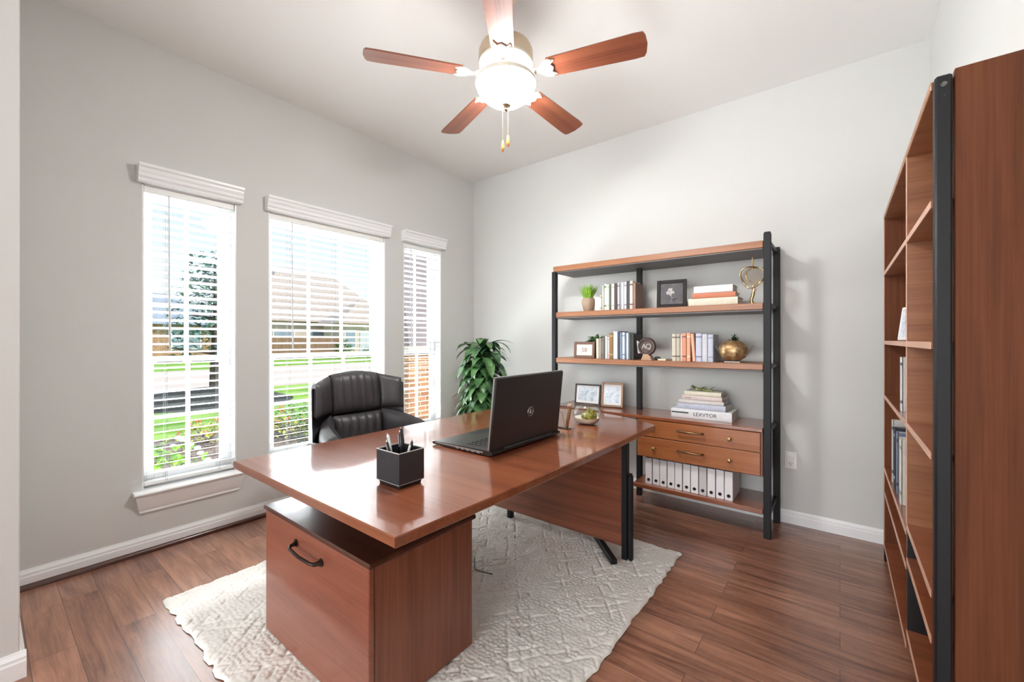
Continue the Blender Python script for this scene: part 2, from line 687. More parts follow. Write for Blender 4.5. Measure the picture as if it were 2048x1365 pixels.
# ------------------------------------------------------------------ windows and blinds
def make_window(i, y0, y1, ncol):
    win = bpy.data.objects.new('window_%d' % i, None)
    COL.objects.link(win)
    win['kind'] = 'structure'
    xo, xi = LX-.165, LX
    b = B()
    b.box(xo, xi-.001, y0-.001, y0+.008, WZ0-.01, WZ1)
    b.box(xo, xi-.001, y1-.008, y1+.001, WZ0-.01, WZ1)
    b.box(xo, xi-.001, y0, y1, WZ1-.008, WZ1+.001)
    b.box(xo-.02, LX-.06, y0, y1, WZ0-.02, WZ0+.012)
    obj('window_jamb', b, M['trim'], win)
    b = B()
    fx0, fx1 = LX-.150, LX-.075
    b.box(fx0, fx1, y0+.008, y0+.034, WZ0+.012, WZ1-.008, .002)
    b.box(fx0, fx1, y1-.034, y1-.008, WZ0+.012, WZ1-.008, .002)
    b.box(fx0, fx1, y0+.034, y1-.034, WZ1-.034, WZ1-.008, .002)
    b.box(fx0, fx1, y0+.034, y1-.034, WZ0+.012, WZ0+.036, .002)
    obj('window_frame', b, M['trim'], win)

    def sash(nm, x0, x1, z0, z1, rows, st=.036):
        a0, a1 = y0+.034, y1-.034
        b = B()
        b.box(x0, x1, a0, a0+st, z0, z1, .003)
        b.box(x0, x1, a1-st, a1, z0, z1, .003)
        b.box(x0, x1, a0+st, a1-st, z0, z0+.045, .003)
        b.box(x0, x1, a0+st, a1-st, z1-.04, z1, .003)
        xm = (x0+x1)/2
        g0, g1 = a0+st, a1-st
        for k in range(1, ncol):
            y = g0+(g1-g0)*k/ncol
            b.box(xm-.010, xm+.010, y-.011, y+.011, z0+.045, z1-.04, .003)
        for k in range(1, rows):
            z = z0+.045+(z1-z0-.085)*k/rows
            b.box(xm-.0105, xm+.0105, g0, g1, z-.011, z+.011, .003)
        s = obj(nm, b, M['trim'], win)
        b = B()
        b.box(xm-.002, xm+.002, g0-.004, g1+.004, z0+.04, z1-.035)
        g = obj('glass_pane', b, M['glass'], s)
        return s
    sash('upper_sash', LX-.145, LX-.115, 1.12, WZ1-.03, 3)
    low = sash('lower_sash', LX-.112, LX-.082, WZ0+.036, 1.158, 2)
    yw = (y1-y0-.14)/(2 if y1-y0 < .7 else 3)
    for k in range(2 if y1-y0 < .7 else 3):
        b = B()
        ya = y0+.07+k*yw
        b.box(LX-.0825, LX-.0805, ya+.015, ya+yw-.03, 1.1275, 1.1310)
        obj('finger_groove', b, M['slot'], low)
    # stool and apron
    b = B()
    prof = [(-.06, .348), (.050, .348), (.058, .353), (.061, .361), (.058, .369), (.050, .374), (-.06, .374)]
    b.prism([(LX+x, z) for x, z in prof], y0-.045, y1+.032, 1)
    o = obj('window_sill', b, M['trim'], win, 40)
    b = B()
    prof = [(.0, .235), (.010, .235), (.014, .243), (.012, .252), (.022, .27), (.030, .30), (.040, .325), (.044, .336), (.044, .348), (0, .348)]
    n = len(prof)
    vs = []
    for y_in, sg in ((y0, -1), (y1, 1)):
        for x, z in prof:
            vs.append((LX+x, y_in+sg*(.012+.024*(z-.235)/.113), z))
    fs = [(k, (k+1) % n, n+(k+1) % n, n+k) for k in range(n)]+[tuple(range(n)), tuple(range(n, 2*n))]
    b.add(vs, fs)
    obj('window_apron', b, M['trim'], win, 30)


make_window(1, *WINS[0], 2)
make_window(2, *WINS[1], 3)
make_window(3, *WINS[2], 2)


def make_blind(y0, y1, label, cords, wand):
    t = thing('window_blind', label, 'blind', (LX, (y0+y1)/2, WZ0), 0, 'horizontal blinds on the left wall')
    hw = (y1-y0)/2
    dz = -WZ0
    b = B()
    prof = [(0, 2.203), (.046, 2.203), (.052, 2.208), (.050, 2.222), (.058, 2.234), (.056, 2.252), (.064, 2.266), (.064, 2.280), (.076, 2.290), (.078, 2.304), (0, 2.304)]
    b.prism([(x, z+dz) for x, z in prof], -hw-.026, hw+.026, 1)
    obj('valance', b, M['trim'], t, 30)
    b = B()
    b.box(-.062, -.010, -hw+.010, hw-.010, 2.158+dz, 2.197+dz, .003)
    obj('headrail', b, M['blind'], t)
    b = B()
    tilt = math.radians(12)
    z = .452
    while z < 2.15:
        m0 = b.mark()
        n = 5
        for side in (0, 1):
            pass
        poly = []
        for k in range(n):
            u = -1+2*k/(n-1)
            poly.append((u*.0245, .0028*(1-u*u)+.0013))
        for k in range(n-1, -1, -1):
            u = -1+2*k/(n-1)
            poly.append((u*.0245, .0028*(1-u*u)-.0013))
        b.prism(poly, -hw+.011, hw-.011, 1)
        b.xf(m0, Matrix.Translation((-.036, 0, z+dz)) @ Matrix.Rotation(-tilt, 4, 'Y'))
        z += .0495
    obj('slats', b, M['blind'], t, 50)
    b = B()
    b.box(-.060, -.012, -hw+.011, hw-.011, .389+dz, .409+dz, .004)
    obj('bottom_rail', b, M['blind'], t)
    b = B()
    for cy in cords:
        for dx in (-.0615, -.0105):
            for dy in (-.004, .004):
                b.tube([(dx, cy+dy, .40+dz), (dx, cy+dy, 2.16+dz)], .0007, 5)
    obj('ladder_cord', b, M['cord'], t)
    b = B()
    b.tube([(.002, wand, 2.16+dz), (.004, wand, 1.62+dz), (.008, wand+.004, 1.20+dz)], [.0045, .0055, .0065], 8)
    obj('tilt_wand', b, M['wand'], t, 60)


make_blind(*WINS[0], 'white slatted blind on the window nearest the camera, above the bare sill', (-.13, .15), -.12)
make_blind(*WINS[1], 'wide white slatted blind on the middle window behind the black chair', (-.34, .02, .34), -.33)
make_blind(*WINS[2], 'narrow white slatted blind on the window next to the corner plant', (-.14, .15), -.15)

# wall outlet on the back wall
t = thing('wall_outlet', 'white wall outlet plate on the grey wall right of the open shelving', 'outlet', (-.268, BY, .435))
b = B()
b.box(-.036, .036, -.006, 0, -.058, .058, .003)
obj('cover_plate', b, M['outlet'], t)
b = B()
b.box(-.017, .017, -.0085, -.005, -.034, .034, .002)
obj('receptacle', b, M['outlet'], t)
b = B()
for zz in (-.020,):
    b.box(-.008, -.005, -.0092, -.008, zz-.005, zz+.006)
    b.box(.005, .008, -.0092, -.008, zz-.004, zz+.005)
    b.cyl((0, -.0092, zz-.012), (0, -.008, zz-.012), .003, 10)
obj('socket_slot', b, M['slot'], t)

# ------------------------------------------------------------------ rug
def make_rug():
    x0, x1, y0, y1 = -2.575, -.735, .56, 2.56
    st = .0048
    nx, ny = int((x1-x0)/st), int((y1-y0)/st)
    rng = np.random.default_rng(3)
    X, Y = np.meshgrid(np.linspace(x0, x1, nx+1), np.linspace(y0, y1, ny+1), indexing='ij')
    def vnoise(scale, seed):
        r = np.random.default_rng(seed)
        g = r.random((80, 80))
        u = (X-x0)/scale
        v = (Y-y0)/scale
        iu, iv = np.floor(u).astype(int), np.floor(v).astype(int)
        fu, fv = u-iu, v-iv
        fu, fv = fu*fu*(3-2*fu), fv*fv*(3-2*fv)
        G = lambda a, c: g[a % 80, c % 80]
        return (G(iu, iv)*(1-fu)+G(iu+1, iv)*fu)*(1-fv)+(G(iu, iv+1)*(1-fu)+G(iu+1, iv+1)*fu)*fv
    wx = X+.016*(vnoise(.09, 1)-.5)
    wy = Y+.016*(vnoise(.09, 2)-.5)
    # irregular popcorn knots: distance to the nearest jittered lattice point
    cs = .020
    gu, gv = wx/cs, wy/cs
    iu, iv = np.floor(gu).astype(int), np.floor(gv).astype(int)
    rj = np.random.default_rng(17).random((128, 128, 3))
    best = np.full(X.shape, 9.0)
    nxt = np.full(X.shape, 9.0)
    hsh = np.zeros(X.shape)
    for du in (-1, 0, 1):
        for dv in (-1, 0, 1):
            q = rj[(iu+du) % 128, (iv+dv) % 128]
            dd = np.hypot(iu+du+.15+.7*q[..., 0]-gu, iv+dv+.15+.7*q[..., 1]-gv)
            m_ = dd < best
            nxt = np.where(m_, best, np.minimum(nxt, dd))
            best = np.where(m_, dd, best)
            hsh = np.where(m_, q[..., 2], hsh)
    gap = np.clip((nxt-best)/.34, 0, 1)
    dim = np.clip(vnoise(.06, 21)*2.2-.75, 0, 1)
    h = .016+.003*(vnoise(.05, 5)-.5)+.005*(vnoise(.2, 6)-.5)+.0012*hsh
    h -= .0050*(1-gap)*(.40+.6*dim)
    # broken lozenge lines and deeper pits pressed into the pile
    per = .30
    a = ((wx+wy*.8)/per) % 1
    c = ((wx-wy*.8)/per) % 1
    for q in (a, c):
        for off in (.0, .22, .44):
            d = np.abs(((q-off+.5) % 1)-.5)*per
            h -= .0085*np.exp(-(d/.006)**2)*np.clip(vnoise(.028, 9+int(off*100))*2.6-1.05, 0, 1)
    ex = np.minimum(X-x0, x1-X)
    ey = np.minimum(Y-y0, y1-Y)
    e = np.clip(np.minimum(ex, ey)/.022, 0, 1)
    h = .002+h*np.sqrt(np.clip(1-(1-e)**2, 0, 1))
    jx = .010*(vnoise(.035, 11)-.5)*2
    jy = .010*(vnoise(.035, 12)-.5)*2
    we = np.clip(1-np.minimum(ex, ey)/.03, 0, 1)
    XX = X+jx*we
    YY = Y+jy*we
    V = np.stack([XX-(x0+x1)/2, YY-(y0+y1)/2, h], -1).reshape(-1, 3)
    idx = np.arange((nx+1)*(ny+1)).reshape(nx+1, ny+1)
    F = np.stack([idx[:-1, :-1], idx[1:, :-1], idx[1:, 1:], idx[:-1, 1:]], -1).reshape(-1, 4)
    me = bpy.data.meshes.new('rug')
    me.from_pydata(V.tolist(), [], F.tolist())
    for p in me.polygons:
        p.use_smooth = True
    m = plain('cream_wool', S(250, 248, 242), 0.95, bump=.35, bscale=420, spec=.1, vary=.03, vscale=14)
    me.materials.append(m)
    o = bpy.data.objects.new('rug', me)
    COL.objects.link(o)
    o.location = ((x0+x1)/2, (y0+y1)/2, .001)
    tag(o, 'thick cream woven rug with lozenge pattern under the desk', 'rug')


make_rug()

# ------------------------------------------------------------------ desk
DX, DY = -1.48, 1.6
desk = thing('executive_desk', 'polished walnut executive desk with bowed end standing on the cream rug', 'desk', (DX, DY, 0))


def L(b, ox=DX, oy=DY, oz=0):
    return b.xf(0, Matrix.Translation((-ox, -oy, -oz)))


poly = [(-2.045, .677), (-.922, .677), (-.905, 1.1), (-.888, 1.8), (-.886, 2.545), (-.95, 2.60), (-1.05, 2.655), (-1.16, 2.70), (-1.30, 2.738), (-1.45, 2.75), (-1.62, 2.728), (-1.80, 2.665), (-1.95, 2.56), (-2.065, 2.44), (-2.072, 1.8), (-2.060, 1.2)]
b = B()
b.prism(poly, .718, .75, 2, .0035)
obj('desktop', L(b), M['desk_top'], desk)
b = B()
b.box(-1.945, -1.182, .792, 1.247, .028, .538, .002)
ped = obj('drawer_pedestal', L(b), M['wood_z'], desk)
b = B()
b.box(-1.958, -1.168, .762, 1.257, .540, .558, .004)
obj('pedestal_top', L(b), M['dark_wood'], desk)
b = B()
b.box(-1.948, -1.180, .768, .790, .026, .536, .003)
dr = obj('drawer_front', L(b), wood('warm_walnut_front', S(104, 54, 38), S(138, 78, 58), S(158, 98, 76), 0, .3, .35, ring=6), desk)
b = B()
hp = [(-1.668, .768, .478), (-1.664, .742, .476), (-1.650, .734, .472), (-1.57, .728, .470), (-1.495, .734, .467), (-1.480, .742, .465), (-1.476, .768, .464)]
b.tube(hp, [.009, .007, .006, .006, .006, .007, .010], 10)
b.cyl((-1.668, .769, .478), (-1.668, .764, .478), .015, 16)
b.cyl((-1.476, .769, .464), (-1.476, .764, .464), .015, 16)
obj('handle', L(b), M['bronze'], dr, 50)
b = B()
b.box(-1.80, -1.32, 1.10, 1.22, .557, .719, .004)
obj('desktop_riser', L(b), M['black_metal'], desk)
# modesty panel and its legs
b = B()
b.box(-2.0, -.976, 2.278, 2.300, .085, .700, .003)
obj('modesty_panel', L(b), M['wood_x'], desk)
b = B()
b.box(-.984, -.952, 2.268, 2.312, .016, .719, .004)
obj('leg', L(b), M['black_metal'], desk)
b = B()
b.box(-.951, -.924, 2.276, 2.306, .016, .500, .006)
b.cyl((-.9375, 2.291, .495), (-.9375, 2.291, .508), .011, 12)
obj('leg_brace', L(b), M['black_metal'], desk, 40)
b = B()
b.box(-1.848, -1.812, 2.302, 2.338, .016, .719, .004)
obj('leg', L(b), M['black_metal'], desk)
b = B()
m0 = b.mark()
b.box(-.018, .018, 0, .52, -.016, .016, .004)
d = Vector((-1.40, 2.55, .085))-Vector((-.985, 2.18, .030))
b.xf(m0, Matrix.Translation((-.985, 2.18, .034)) @ d.to_track_quat('Y', 'Z').to_matrix().to_4x4())
obj('stabilizer_foot', L(b), M['black_metal'], desk)
b = B()
b.box(-1.83, -.96, 2.302, 2.33, .66, .718, .003)
obj('apron_rail', L(b), M['black_metal'], desk)

# loose cable beside the pedestal
b = B()
b.tube([(-1.55, 1.653, .096), (-1.55, 1.653, .045), (-1.547, 1.655, .031), (-1.52, 1.662, .029), (-1.48, 1.674, .028), (-1.45, 1.684, .027)], .0032, 8)
tag(obj('cable', b, M['cord'], None, 60), 'short grey cable end lying on the rug under the desk', 'cable')

# ------------------------------------------------------------------ laptop
lap = thing('laptop', 'large open charcoal laptop on the desk, lid back to the camera', 'laptop', (-1.41, 1.68, .750))
bw = .283
b = B()
prof = [(.190, .004), (.205, .010), (.205, .022), (.190, .026), (-.165, .020), (-.185, .015), (-.188, .010), (-.178, .004)]
b.prism(prof, -bw, bw, 1)
obj('base', b, M['laptop'], lap, 40)
b = B()
b.box(-.165, .15, -bw-.0012, -bw+.002, .012, .0185)
for k in range(5):
    b.box(-.02+k*.033, .0+k*.033, -bw-.003, -bw+.002, .0075, .0165, .001)
obj('side_port', b, M['laptop_edge'], lap)
b = B()
for r in range(6):
    for c in range(15):
        x = .150-r*.0265
        y = -.225+c*.0321
        b.box(x-.011, x+.011, y-.0138, y+.0138, .0205, .0265, .003)
obj('keyboard', b, M['key'], lap)
b = B()
b.box(-.145, -.045, -.055, .055, .0180, .0212, .001)
obj('touchpad', b, M['black_gloss'], lap)
lean = math.radians(6)
lm = Matrix.Translation((.188, 0, .022)) @ Matrix.Rotation(lean, 4, 'Y')
b = B()
b.box(-.006, .007, -bw, bw, .0, .333, .006)
b.xf(0, lm)
lid = obj('screen_lid', b, M['laptop'], lap, 40)
b = B()
b.box(-.0075, -.0055, -bw+.012, bw-.012, .02, .322)
b.xf(0, lm)
obj('display', b, M['screen'], lid)
b = B()
for s_ in (-1, 1):
    b.box(-.009, -.002, s_*bw-.0015, s_*bw+.0015, .004, .330, .001)
b.box(-.009, -.002, -bw, bw, .3315, .3345, .001)
b.xf(0, lm)
obj('lid_trim', b, M['laptop_edge'], lid)
b = B()
pts = [(.0075, .022*math.cos(a), .147+.022*math.sin(a)) for a in [2*PI*k/32 for k in range(33)]]
b.tube(pts, .0028, 6)
b.tube([(.0075, -.006, .136), (.0075, -.002, .150), (.0075, -.002, .160)], .0022, 6)
b.tube([(.0075, -.003, .146), (.0075, .003, .149), (.0075, .006, .145), (.0075, .004, .136)], .0022, 6)
b.tube([(.0075, .004, .158), (.0075, .010, .152), (.0075, .011, .146)], .0018, 6)
b.xf(0, lm)
obj('logo', b, M['steel'], lid, 60)
b = B()
b.cyl((.198, -.20, .020), (.198, .20, .020), .010, 14)
obj('hinge', b, M['black_gloss'], lap, 40)

# ------------------------------------------------------------------ pen holder and pens
PX, PY = -1.262, .952
holder = thing('pen_holder', 'square black leatherette pen holder near the front of the desk', 'pen holder', (PX, PY, .75))
w2, d2 = .066, .056
b = B()
for a in ((-w2, -w2+.006, -d2, d2), (w2-.006, w2, -d2, d2), (-w2+.006, w2-.006, -d2, -d2+.006), (-w2+.006, w2-.006, d2-.006, d2)):
    b.box(*a, .014, .125, .0015)
b.box(-w2+.003, w2-.003, -d2+.003, d2-.003, .012, .020)
obj('body', b, M['cup'], holder)
b = B()
b.box(-w2+.006, w2-.006, -d2+.006, d2-.006, .0, .013, .004)
obj('foot', b, M['black_gloss'], holder)
b = B()
for a in ((-w2-.0005, -w2+.002, -d2, d2), (w2-.002, w2+.0005, -d2, d2), (-w2, w2, -d2-.0005, -d2+.002), (-w2, w2, d2-.002, d2+.0005)):
    b.box(*a, .1235, .1262)
obj('rim_edging', b, M['seam'], holder)
b = B()
for a in ((-w2, w2, -d2-.0005, -d2+.001), (w2-.001, w2+.0005, -d2, d2)):
    b.box(*a, .0145, .0160)
obj('lower_edging', b, M['seam'], holder)


def pen(name, label, foot, top, r, mat, tipmat, kind='pen'):
    t = thing(name, label, kind, (PX+foot[0], PY+foot[1], .75+foot[2]), 0, 'pens in the holder')
    v = Vector(top)-Vector(foot)
    ln = v.length
    t.rotation_euler = v.to_track_quat('Z', 'Y').to_euler()
    b = B()
    b.lathe([(r*.35, 0), (r, .012), (r, ln*.62), (r*1.12, ln*.63), (r*1.12, ln-.004), (r*.7, ln)], n=12)
    obj('barrel', b, mat, t, 40)
    b = B()
    b.box(r*1.0, r*1.6, -.002, .002, ln*.68, ln-.006, .001)
    b.cyl((0, 0, ln-.001), (0, 0, ln+.006), r*.45, 8)
    obj('clip', b, tipmat, t)


silver, blackp = M['steel'], M['black_gloss']
pen('pen', 'clear-capped pen leaning furthest left in the black cube holder', (.0, -.02, .022), (-.048, -.020, .170), .0048, M['wand'], silver)
pen('pen', 'black pen with silver clip leaning left in the black cube holder', (.018, -.035, .022), (-.028, -.038, .150), .0046, blackp, silver)
pen('pen', 'tallest dark pen standing upright in the middle of the black cube holder', (.022, .012, .022), (-.020, .018, .190), .0056, plain('graphite', S(60, 58, 60), .3, .5), silver)
pen('marker', 'thick black marker beside the tallest pen in the cube holder', (.024, -.004, .022), (-.004, .004, .182), .0062, blackp, M['shell'], 'marker')
pen('pen', 'short black pen leaning right in the black cube holder', (.008, .018, .022), (.036, .024, .150), .0046, blackp, silver)
pen('pencil', 'slim white pencil furthest right in the black cube holder', (.016, -.006, .022), (.046, .008, .142), .0040, M['white'], M['cord'], 'pencil')

# ------------------------------------------------------------------ glass frame and terrarium on the desk
t = thing('glass_frame', 'clear glass photo frame with pale post on the desk beyond the laptop', 'frame', (-1.27, 2.12, .75))
b = B()
b.box(-.055, .040, -.012, .012, 0, .006, .002)
obj('base', b, M['black_gloss'], t)
b = B()
b.box(-.050, .012, -.003, .003, .006, .128)
obj('glass_panel', b, M['glass2'], t)
b = B()
b.box(-.052, .014, -.004, .004, .127, .130)
b.tube([(-.030, -.004, .10), (-.012, -.004, .09), (.004, -.004, .010)], .0010, 5)
obj('top_bar', b, M['black_metal'], t)
b = B()
b.prism([(.010, .004), (.020, .004), (.044, .120), (.030, .126)], -.010, .010, 1)
obj('post', b, M['gold'], t)
b = B()
b.ellipsoid((.036, 0, .138), .016, .013, .012)
obj('knob', b, M['ceramic_tan'], t, 60)

t = thing('terrarium', 'clear glass bowl of olive moss on white sand near the far desk edge', 'terrarium', (-1.235, 2.33, .75))
b = B()
rr = .086
prof = [(.030, .0), (.055, .004), (.074, .020), (.085, .048), (.086, .070), (.078, .098), (.066, .112)]
b.lathe(prof + [(r-.002, z+.002) for r, z in prof[::-1]], n=36)
obj('bowl', b, M['glass2'], t, 60)
b = B()
b.lathe([(.0, .004), (.052, .007), (.070, .022), (.078, .040), (.06, .034), (.0, .028)], n=30, wob=lambda th, z: 1-.05*math.sin(2*th))
obj('sand', b, plain('white_sand', S(236, 226, 212), .9, bump=.6, bscale=500), t, 60)
b = B()
rnd = random.Random(4)
b.ellipsoid((.012, .006, .046), .050, .045, .030)
for k in range(46):
    a = rnd.uniform(0, 2*PI)
    r = rnd.uniform(0, .045)
    b.ellipsoid((.014+r*math.cos(a), .006+r*math.sin(a), .045+.035*(1-r/.05)+rnd.uniform(-.006, .01)), rnd.uniform(.006, .015), rnd.uniform(.006, .015), rnd.uniform(.007, .016), 8, 6)
obj('moss', b, M['moss'], t, 60)

# ------------------------------------------------------------------ office chair
ch = thing('office_chair', 'black leather executive chair behind the desk, facing the laptop', 'chair', (-2.47, 1.52, 0), math.radians(-3))


def lerp(a, c, t_):
    return a+(c-a)*t_


def patch(p00, p10, p01, p11):
    """u across, v upward"""
    p00, p10, p01, p11 = map(Vector, (p00, p10, p01, p11))
    return lambda u, v: (p00*(1-u)+p10*u)*(1-v)+(p01*(1-u)+p11*u)*v


fwd = lambda u, v: (1, 0, 0)
# head section
b = B()
def headP(u, v):
    y = lerp(-.165, .170, u)
    arch = .022*(1-(2*u-1)**2)
    return (-.012+.03*v*v*-1, y*(1+.03*math.sin(PI*v)), lerp(.800, 1.045+arch, v))
b.cushion(headP, fwd, .06, .052, 36, 16, 7, .0035, 5, 2)
obj('headrest', b, M['leather'], ch, 60)
for sg, nm in ((-1, 'left'), (1, 'right')):
    b = B()
    def wingP(u, v, sg=sg):
        y = sg*lerp(.160, .300-.008*v, u)
        x = lerp(-.010, .085, u**1.5)-.02*v
        top = lerp(1.045, 1.010, u)
        return (x, y, lerp(.805, top, v))
    def wn(u, v, sg=sg):
        q = Vector((1, -sg*.55*u, 0))
        return q.normalized()
    b.cushion(wingP, wn, .05, .040, 14, 16, 0, 0, 4, 5)
    obj('headrest_wing', b, M['leather'], ch, 60)
# lumbar section
b = B()
def lumP(u, v):
    return (.010+.03*(1-v), lerp(-.168, .168, u), lerp(.50, .795, v))
b.cushion(lumP, fwd, .06, .045, 36, 18, 6, .0045, 5, 8)
obj('backrest', b, M['leather'], ch, 60)
for sg in (-1, 1):
    b = B()
    def bolP(u, v, sg=sg):
        y = sg*lerp(.165, .292, math.sin(u*PI/2))
        x = lerp(.005, .345, u**1.35)
        top = lerp(.805, .738, u**1.6)
        return (x+.03*(1-v)*u, y, lerp(.48, top, v))
    def bn(u, v, sg=sg):
        return Vector((1-.6*u, -sg*(.25+.75*u), .25*v)).normalized()
    b.cushion(bolP, bn, .055, .050, 18, 16, 0, 0, 4, 9)
    obj('side_bolster', b, M['leather'], ch, 60)
# rigid outer shell
b = B()
def shell(u, v):
    s_ = 2*u-1
    y = s_*.314
    x = -.055+.13*abs(s_)**3-.015*v
    return (x, y, lerp(.50, 1.035-.06*abs(s_)**3, v))
def shell2(u, v):
    p = shell(u, v)
    return (p[0]-.024, p[1]*.98, p[2]-.004)
b.grid(shell, 24, 12)
b.grid(shell2, 24, 12)
for e_ in (0, 1):
    b.grid(lambda u, v, e_=e_: Vector(shell(e_, u)).lerp(Vector(shell2(e_, u)), v), 12, 1)
    b.grid(lambda u, v, e_=e_: Vector(shell(u, e_)).lerp(Vector(shell2(u, e_)), v), 24, 1)
obj('back_shell', b, M['shell'], ch, 50, merge=True)
# seat
b = B()
def seatP(u, v):
    return (lerp(.03, .50, v), lerp(-.26, .26, u), .45-.015*math.sin(PI*v)+.02*v)
b.cushion(seatP, lambda u, v: (0, 0, 1), .07, .055, 22, 20, 0, 0, 6, 3)
obj('seat', b, M['leather'], ch, 60)
for sg in (-1, 1):
    b = B()
    b.tube([(.02, sg*.315, .62), (.10, sg*.335, .655), (.25, sg*.335, .672), (.345, sg*.33, .655)], [.020, .026, .026, .018], 12)
    arm = obj('armrest', b, M['leather'], ch, 60)
    b = B()
    b.tube([(.30, sg*.33, .65), (.33, sg*.325, .55), (.24, sg*.29, .42), (.10, sg*.24, .40)], .016, 10)
    obj('arm_bracket', b, M['steel'], arm, 60)
b = B()
b.cyl((.22, 0, .10), (.22, 0, .36), .028, 16)
b.box(.10, .34, -.10, .10, .355, .385, .01)
obj('gas_column', b, M['black_metal'], ch, 40)
b = B()
for k in range(5):
    a = 2*PI*k/5+.3
    b.tube([(.22, 0, .115), (.22+.16*math.cos(a), .16*math.sin(a), .105), (.22+.30*math.cos(a), .30*math.sin(a), .075)], [.028, .022, .016], 8)
obj('star_base', b, M['black_metal'], ch, 50)
for k in range(5):
    a = 2*PI*k/5+.3
    cx_, cy_ = .22+.30*math.cos(a), .30*math.sin(a)
    b = B()
    for q in (-.011, .011):
        p0 = Vector((cx_-math.sin(a)*(q-.008), cy_+math.cos(a)*(q-.008), .047))
        p1 = Vector((cx_-math.sin(a)*(q+.008), cy_+math.cos(a)*(q+.008), .047))
        b.cyl(p0, p1, .025, 14)
    b.cyl((cx_, cy_, .047), (cx_, cy_, .078), .008, 8)
    obj('caster', b, M['black_gloss'], ch, 40)


# ------------------------------------------------------------------ ceiling fan
FX, FYY = -1.340, 1.660
fan = thing('ceiling_fan', 'five-blade walnut ceiling fan with lit frosted glass bowl', 'ceiling fan', (FX, FYY, H))
z_ = lambda z: z-H
M['nickel'] = plain('satin_nickel', S(214, 196, 170), .3, 1.0)
M['fan_cream'] = plain('cream_enamel', S(232, 226, 214), .45, spec=.2)
M['blade'] = wood('fan_walnut', S(92, 48, 34), S(132, 74, 52), S(152, 92, 66), 0, .34, .35, ring=12)
b = B()
b.lathe([(.0, 0), (.072, 0), (.072, -.012), (.062, -.045), (.040, -.075), (.018, -.085), (0, -.085)], n=32)
obj('canopy', b, M['nickel'], fan, 50)
b = B()
b.cyl((0, 0, -.08), (0, 0, z_(2.79)), .013, 14)
obj('downrod', b, M['nickel'], fan, 50)
b = B()
b.lathe([(0, z_(2.80)), (.030, z_(2.80)), (.040, z_(2.785)), (.090, z_(2.775)), (.128, z_(2.755)), (.138, z_(2.73)), (.138, z_(2.685)), (.134, z_(2.675)), (0, z_(2.675))], n=40)
obj('motor_housing', b, M['nickel'], fan, 40)
b = B()
b.lathe([(0, z_(2.678)), (.136, z_(2.678)), (.136, z_(2.668)), (.120, z_(2.655)), (.074, z_(2.650)), (0, z_(2.650))], n=40)
vp = obj('vent_plate', b, M['fan_cream'], fan, 40)
b = B()
for k in range(30):
    a = 2*PI*k/30
    m0 = b.mark()
    b.box(.080, .114, -.0035, .0035, -.003, .003, .001)
    b.xf(m0, Matrix.Translation((0, 0, z_(2.6515))) @ Matrix.Rotation(a, 4, 'Z') @ Matrix.Rotation(-.10, 4, 'Y'))
obj('vent_slot', b, plain('vent_shadow', S(120, 104, 84), .7), vp)
b = B()
b.lathe([(0, z_(2.652)), (.066, z_(2.652)), (.066, z_(2.640)), (.058, z_(2.635)), (.050, z_(2.600)), (.046, z_(2.592)), (0, z_(2.592))], n=32)
obj('switch_housing', b, M['brass'], fan, 40)

pitch = math.radians(-12)
for k in range(5):
    a = math.radians(17+72*k)
    Rm = Matrix.Rotation(a, 4, 'Z')
    pm = Rm @ Matrix.Translation((0, 0, z_(2.606))) @ Matrix.Rotation(pitch, 4, 'X')
    b = B()
    n = 10
    out = []
    for i in range(n+1):
        s_ = i/n
        x = lerp(.225, .672, s_)
        hw = lerp(.054, .068, s_)
        if i == n:
            hw -= .004
        out.append((x, hw))
    poly = [(x, -y) for x, y in out] + [(.682, -.045), (.688, 0), (.682, .045)] + [(x, y) for x, y in out[::-1]]
    poly += [(.219, .030), (.231, .014), (.222, 0), (.231, -.014), (.219, -.030)]
    b.prism(poly, -.0035, .0035, 2)
    # spin about z stays in the object so the grain runs along every blade
    bl = obj('fan_blade', b, M['blade'], fan)
    bl.matrix_local = pm
    b = B()
    pl = [(.150, -.012), (.180, -.014), (.205, -.040), (.232, -.050), (.262, -.040), (.240, -.022), (.252, 0), (.240, .022), (.262, .040), (.232, .050), (.205, .040), (.180, .014), (.150, .012)]
    b.prism(pl, -.010, -.0036, 2)
    for yy in (-.040, .040, 0):
        b.ellipsoid((.244 if yy else .236, yy, -.0105), .0055, .0055, .003, 8, 6)
    b.tube([(.062, 0, .045), (.095, 0, .040), (.128, 0, .010), (.160, 0, -.007)], [.012, .011, .010, .010], 8)
    obj('blade_iron', b, M['fan_cream'], bl, 40)

m, n, p = newmat('lit_frosted_glass')
p.inputs['Base Color'].default_value = S(250, 244, 236)
p.inputs['Roughness'].default_value = .4
p.inputs['Emission Color'].default_value = (.985, .985, .98, 1)
p.inputs['Emission Strength'].default_value = 120.0
M['bowl'] = m
b = B()
prof = [(.010, 2.462), (.040, 2.465), (.080, 2.480), (.115, 2.505), (.142, 2.540), (.153, 2.568), (.152, 2.586), (.146, 2.592)]
b.lathe([(r, z_(z)) for r, z in prof[:-2]], n=40)
b.f = b.f[:-1]
bowl = obj('light_bowl', b, M['bowl'], fan, 60)
b = B()
b.lathe([(r-.004, z_(z)+.003) for r, z in prof[:-1]]+[(.143, z_(2.593)), (.1465, z_(2.592)), (.152, z_(2.586)), (.153, z_(2.568))], n=40)
b.f = b.f[:-1]
obj('bowl_glow_shield', b, M['fan_cream'], bowl, 60)  # unlit inner shell, added to keep the bowl's glow off the ceiling
b = B()
b.lathe([(0, z_(2.472)), (.024, z_(2.468)), (.026, z_(2.461)), (.016, z_(2.455)), (.010, z_(2.445)), (.012, z_(2.440)), (.006, z_(2.432)), (0, z_(2.431))], n=20)
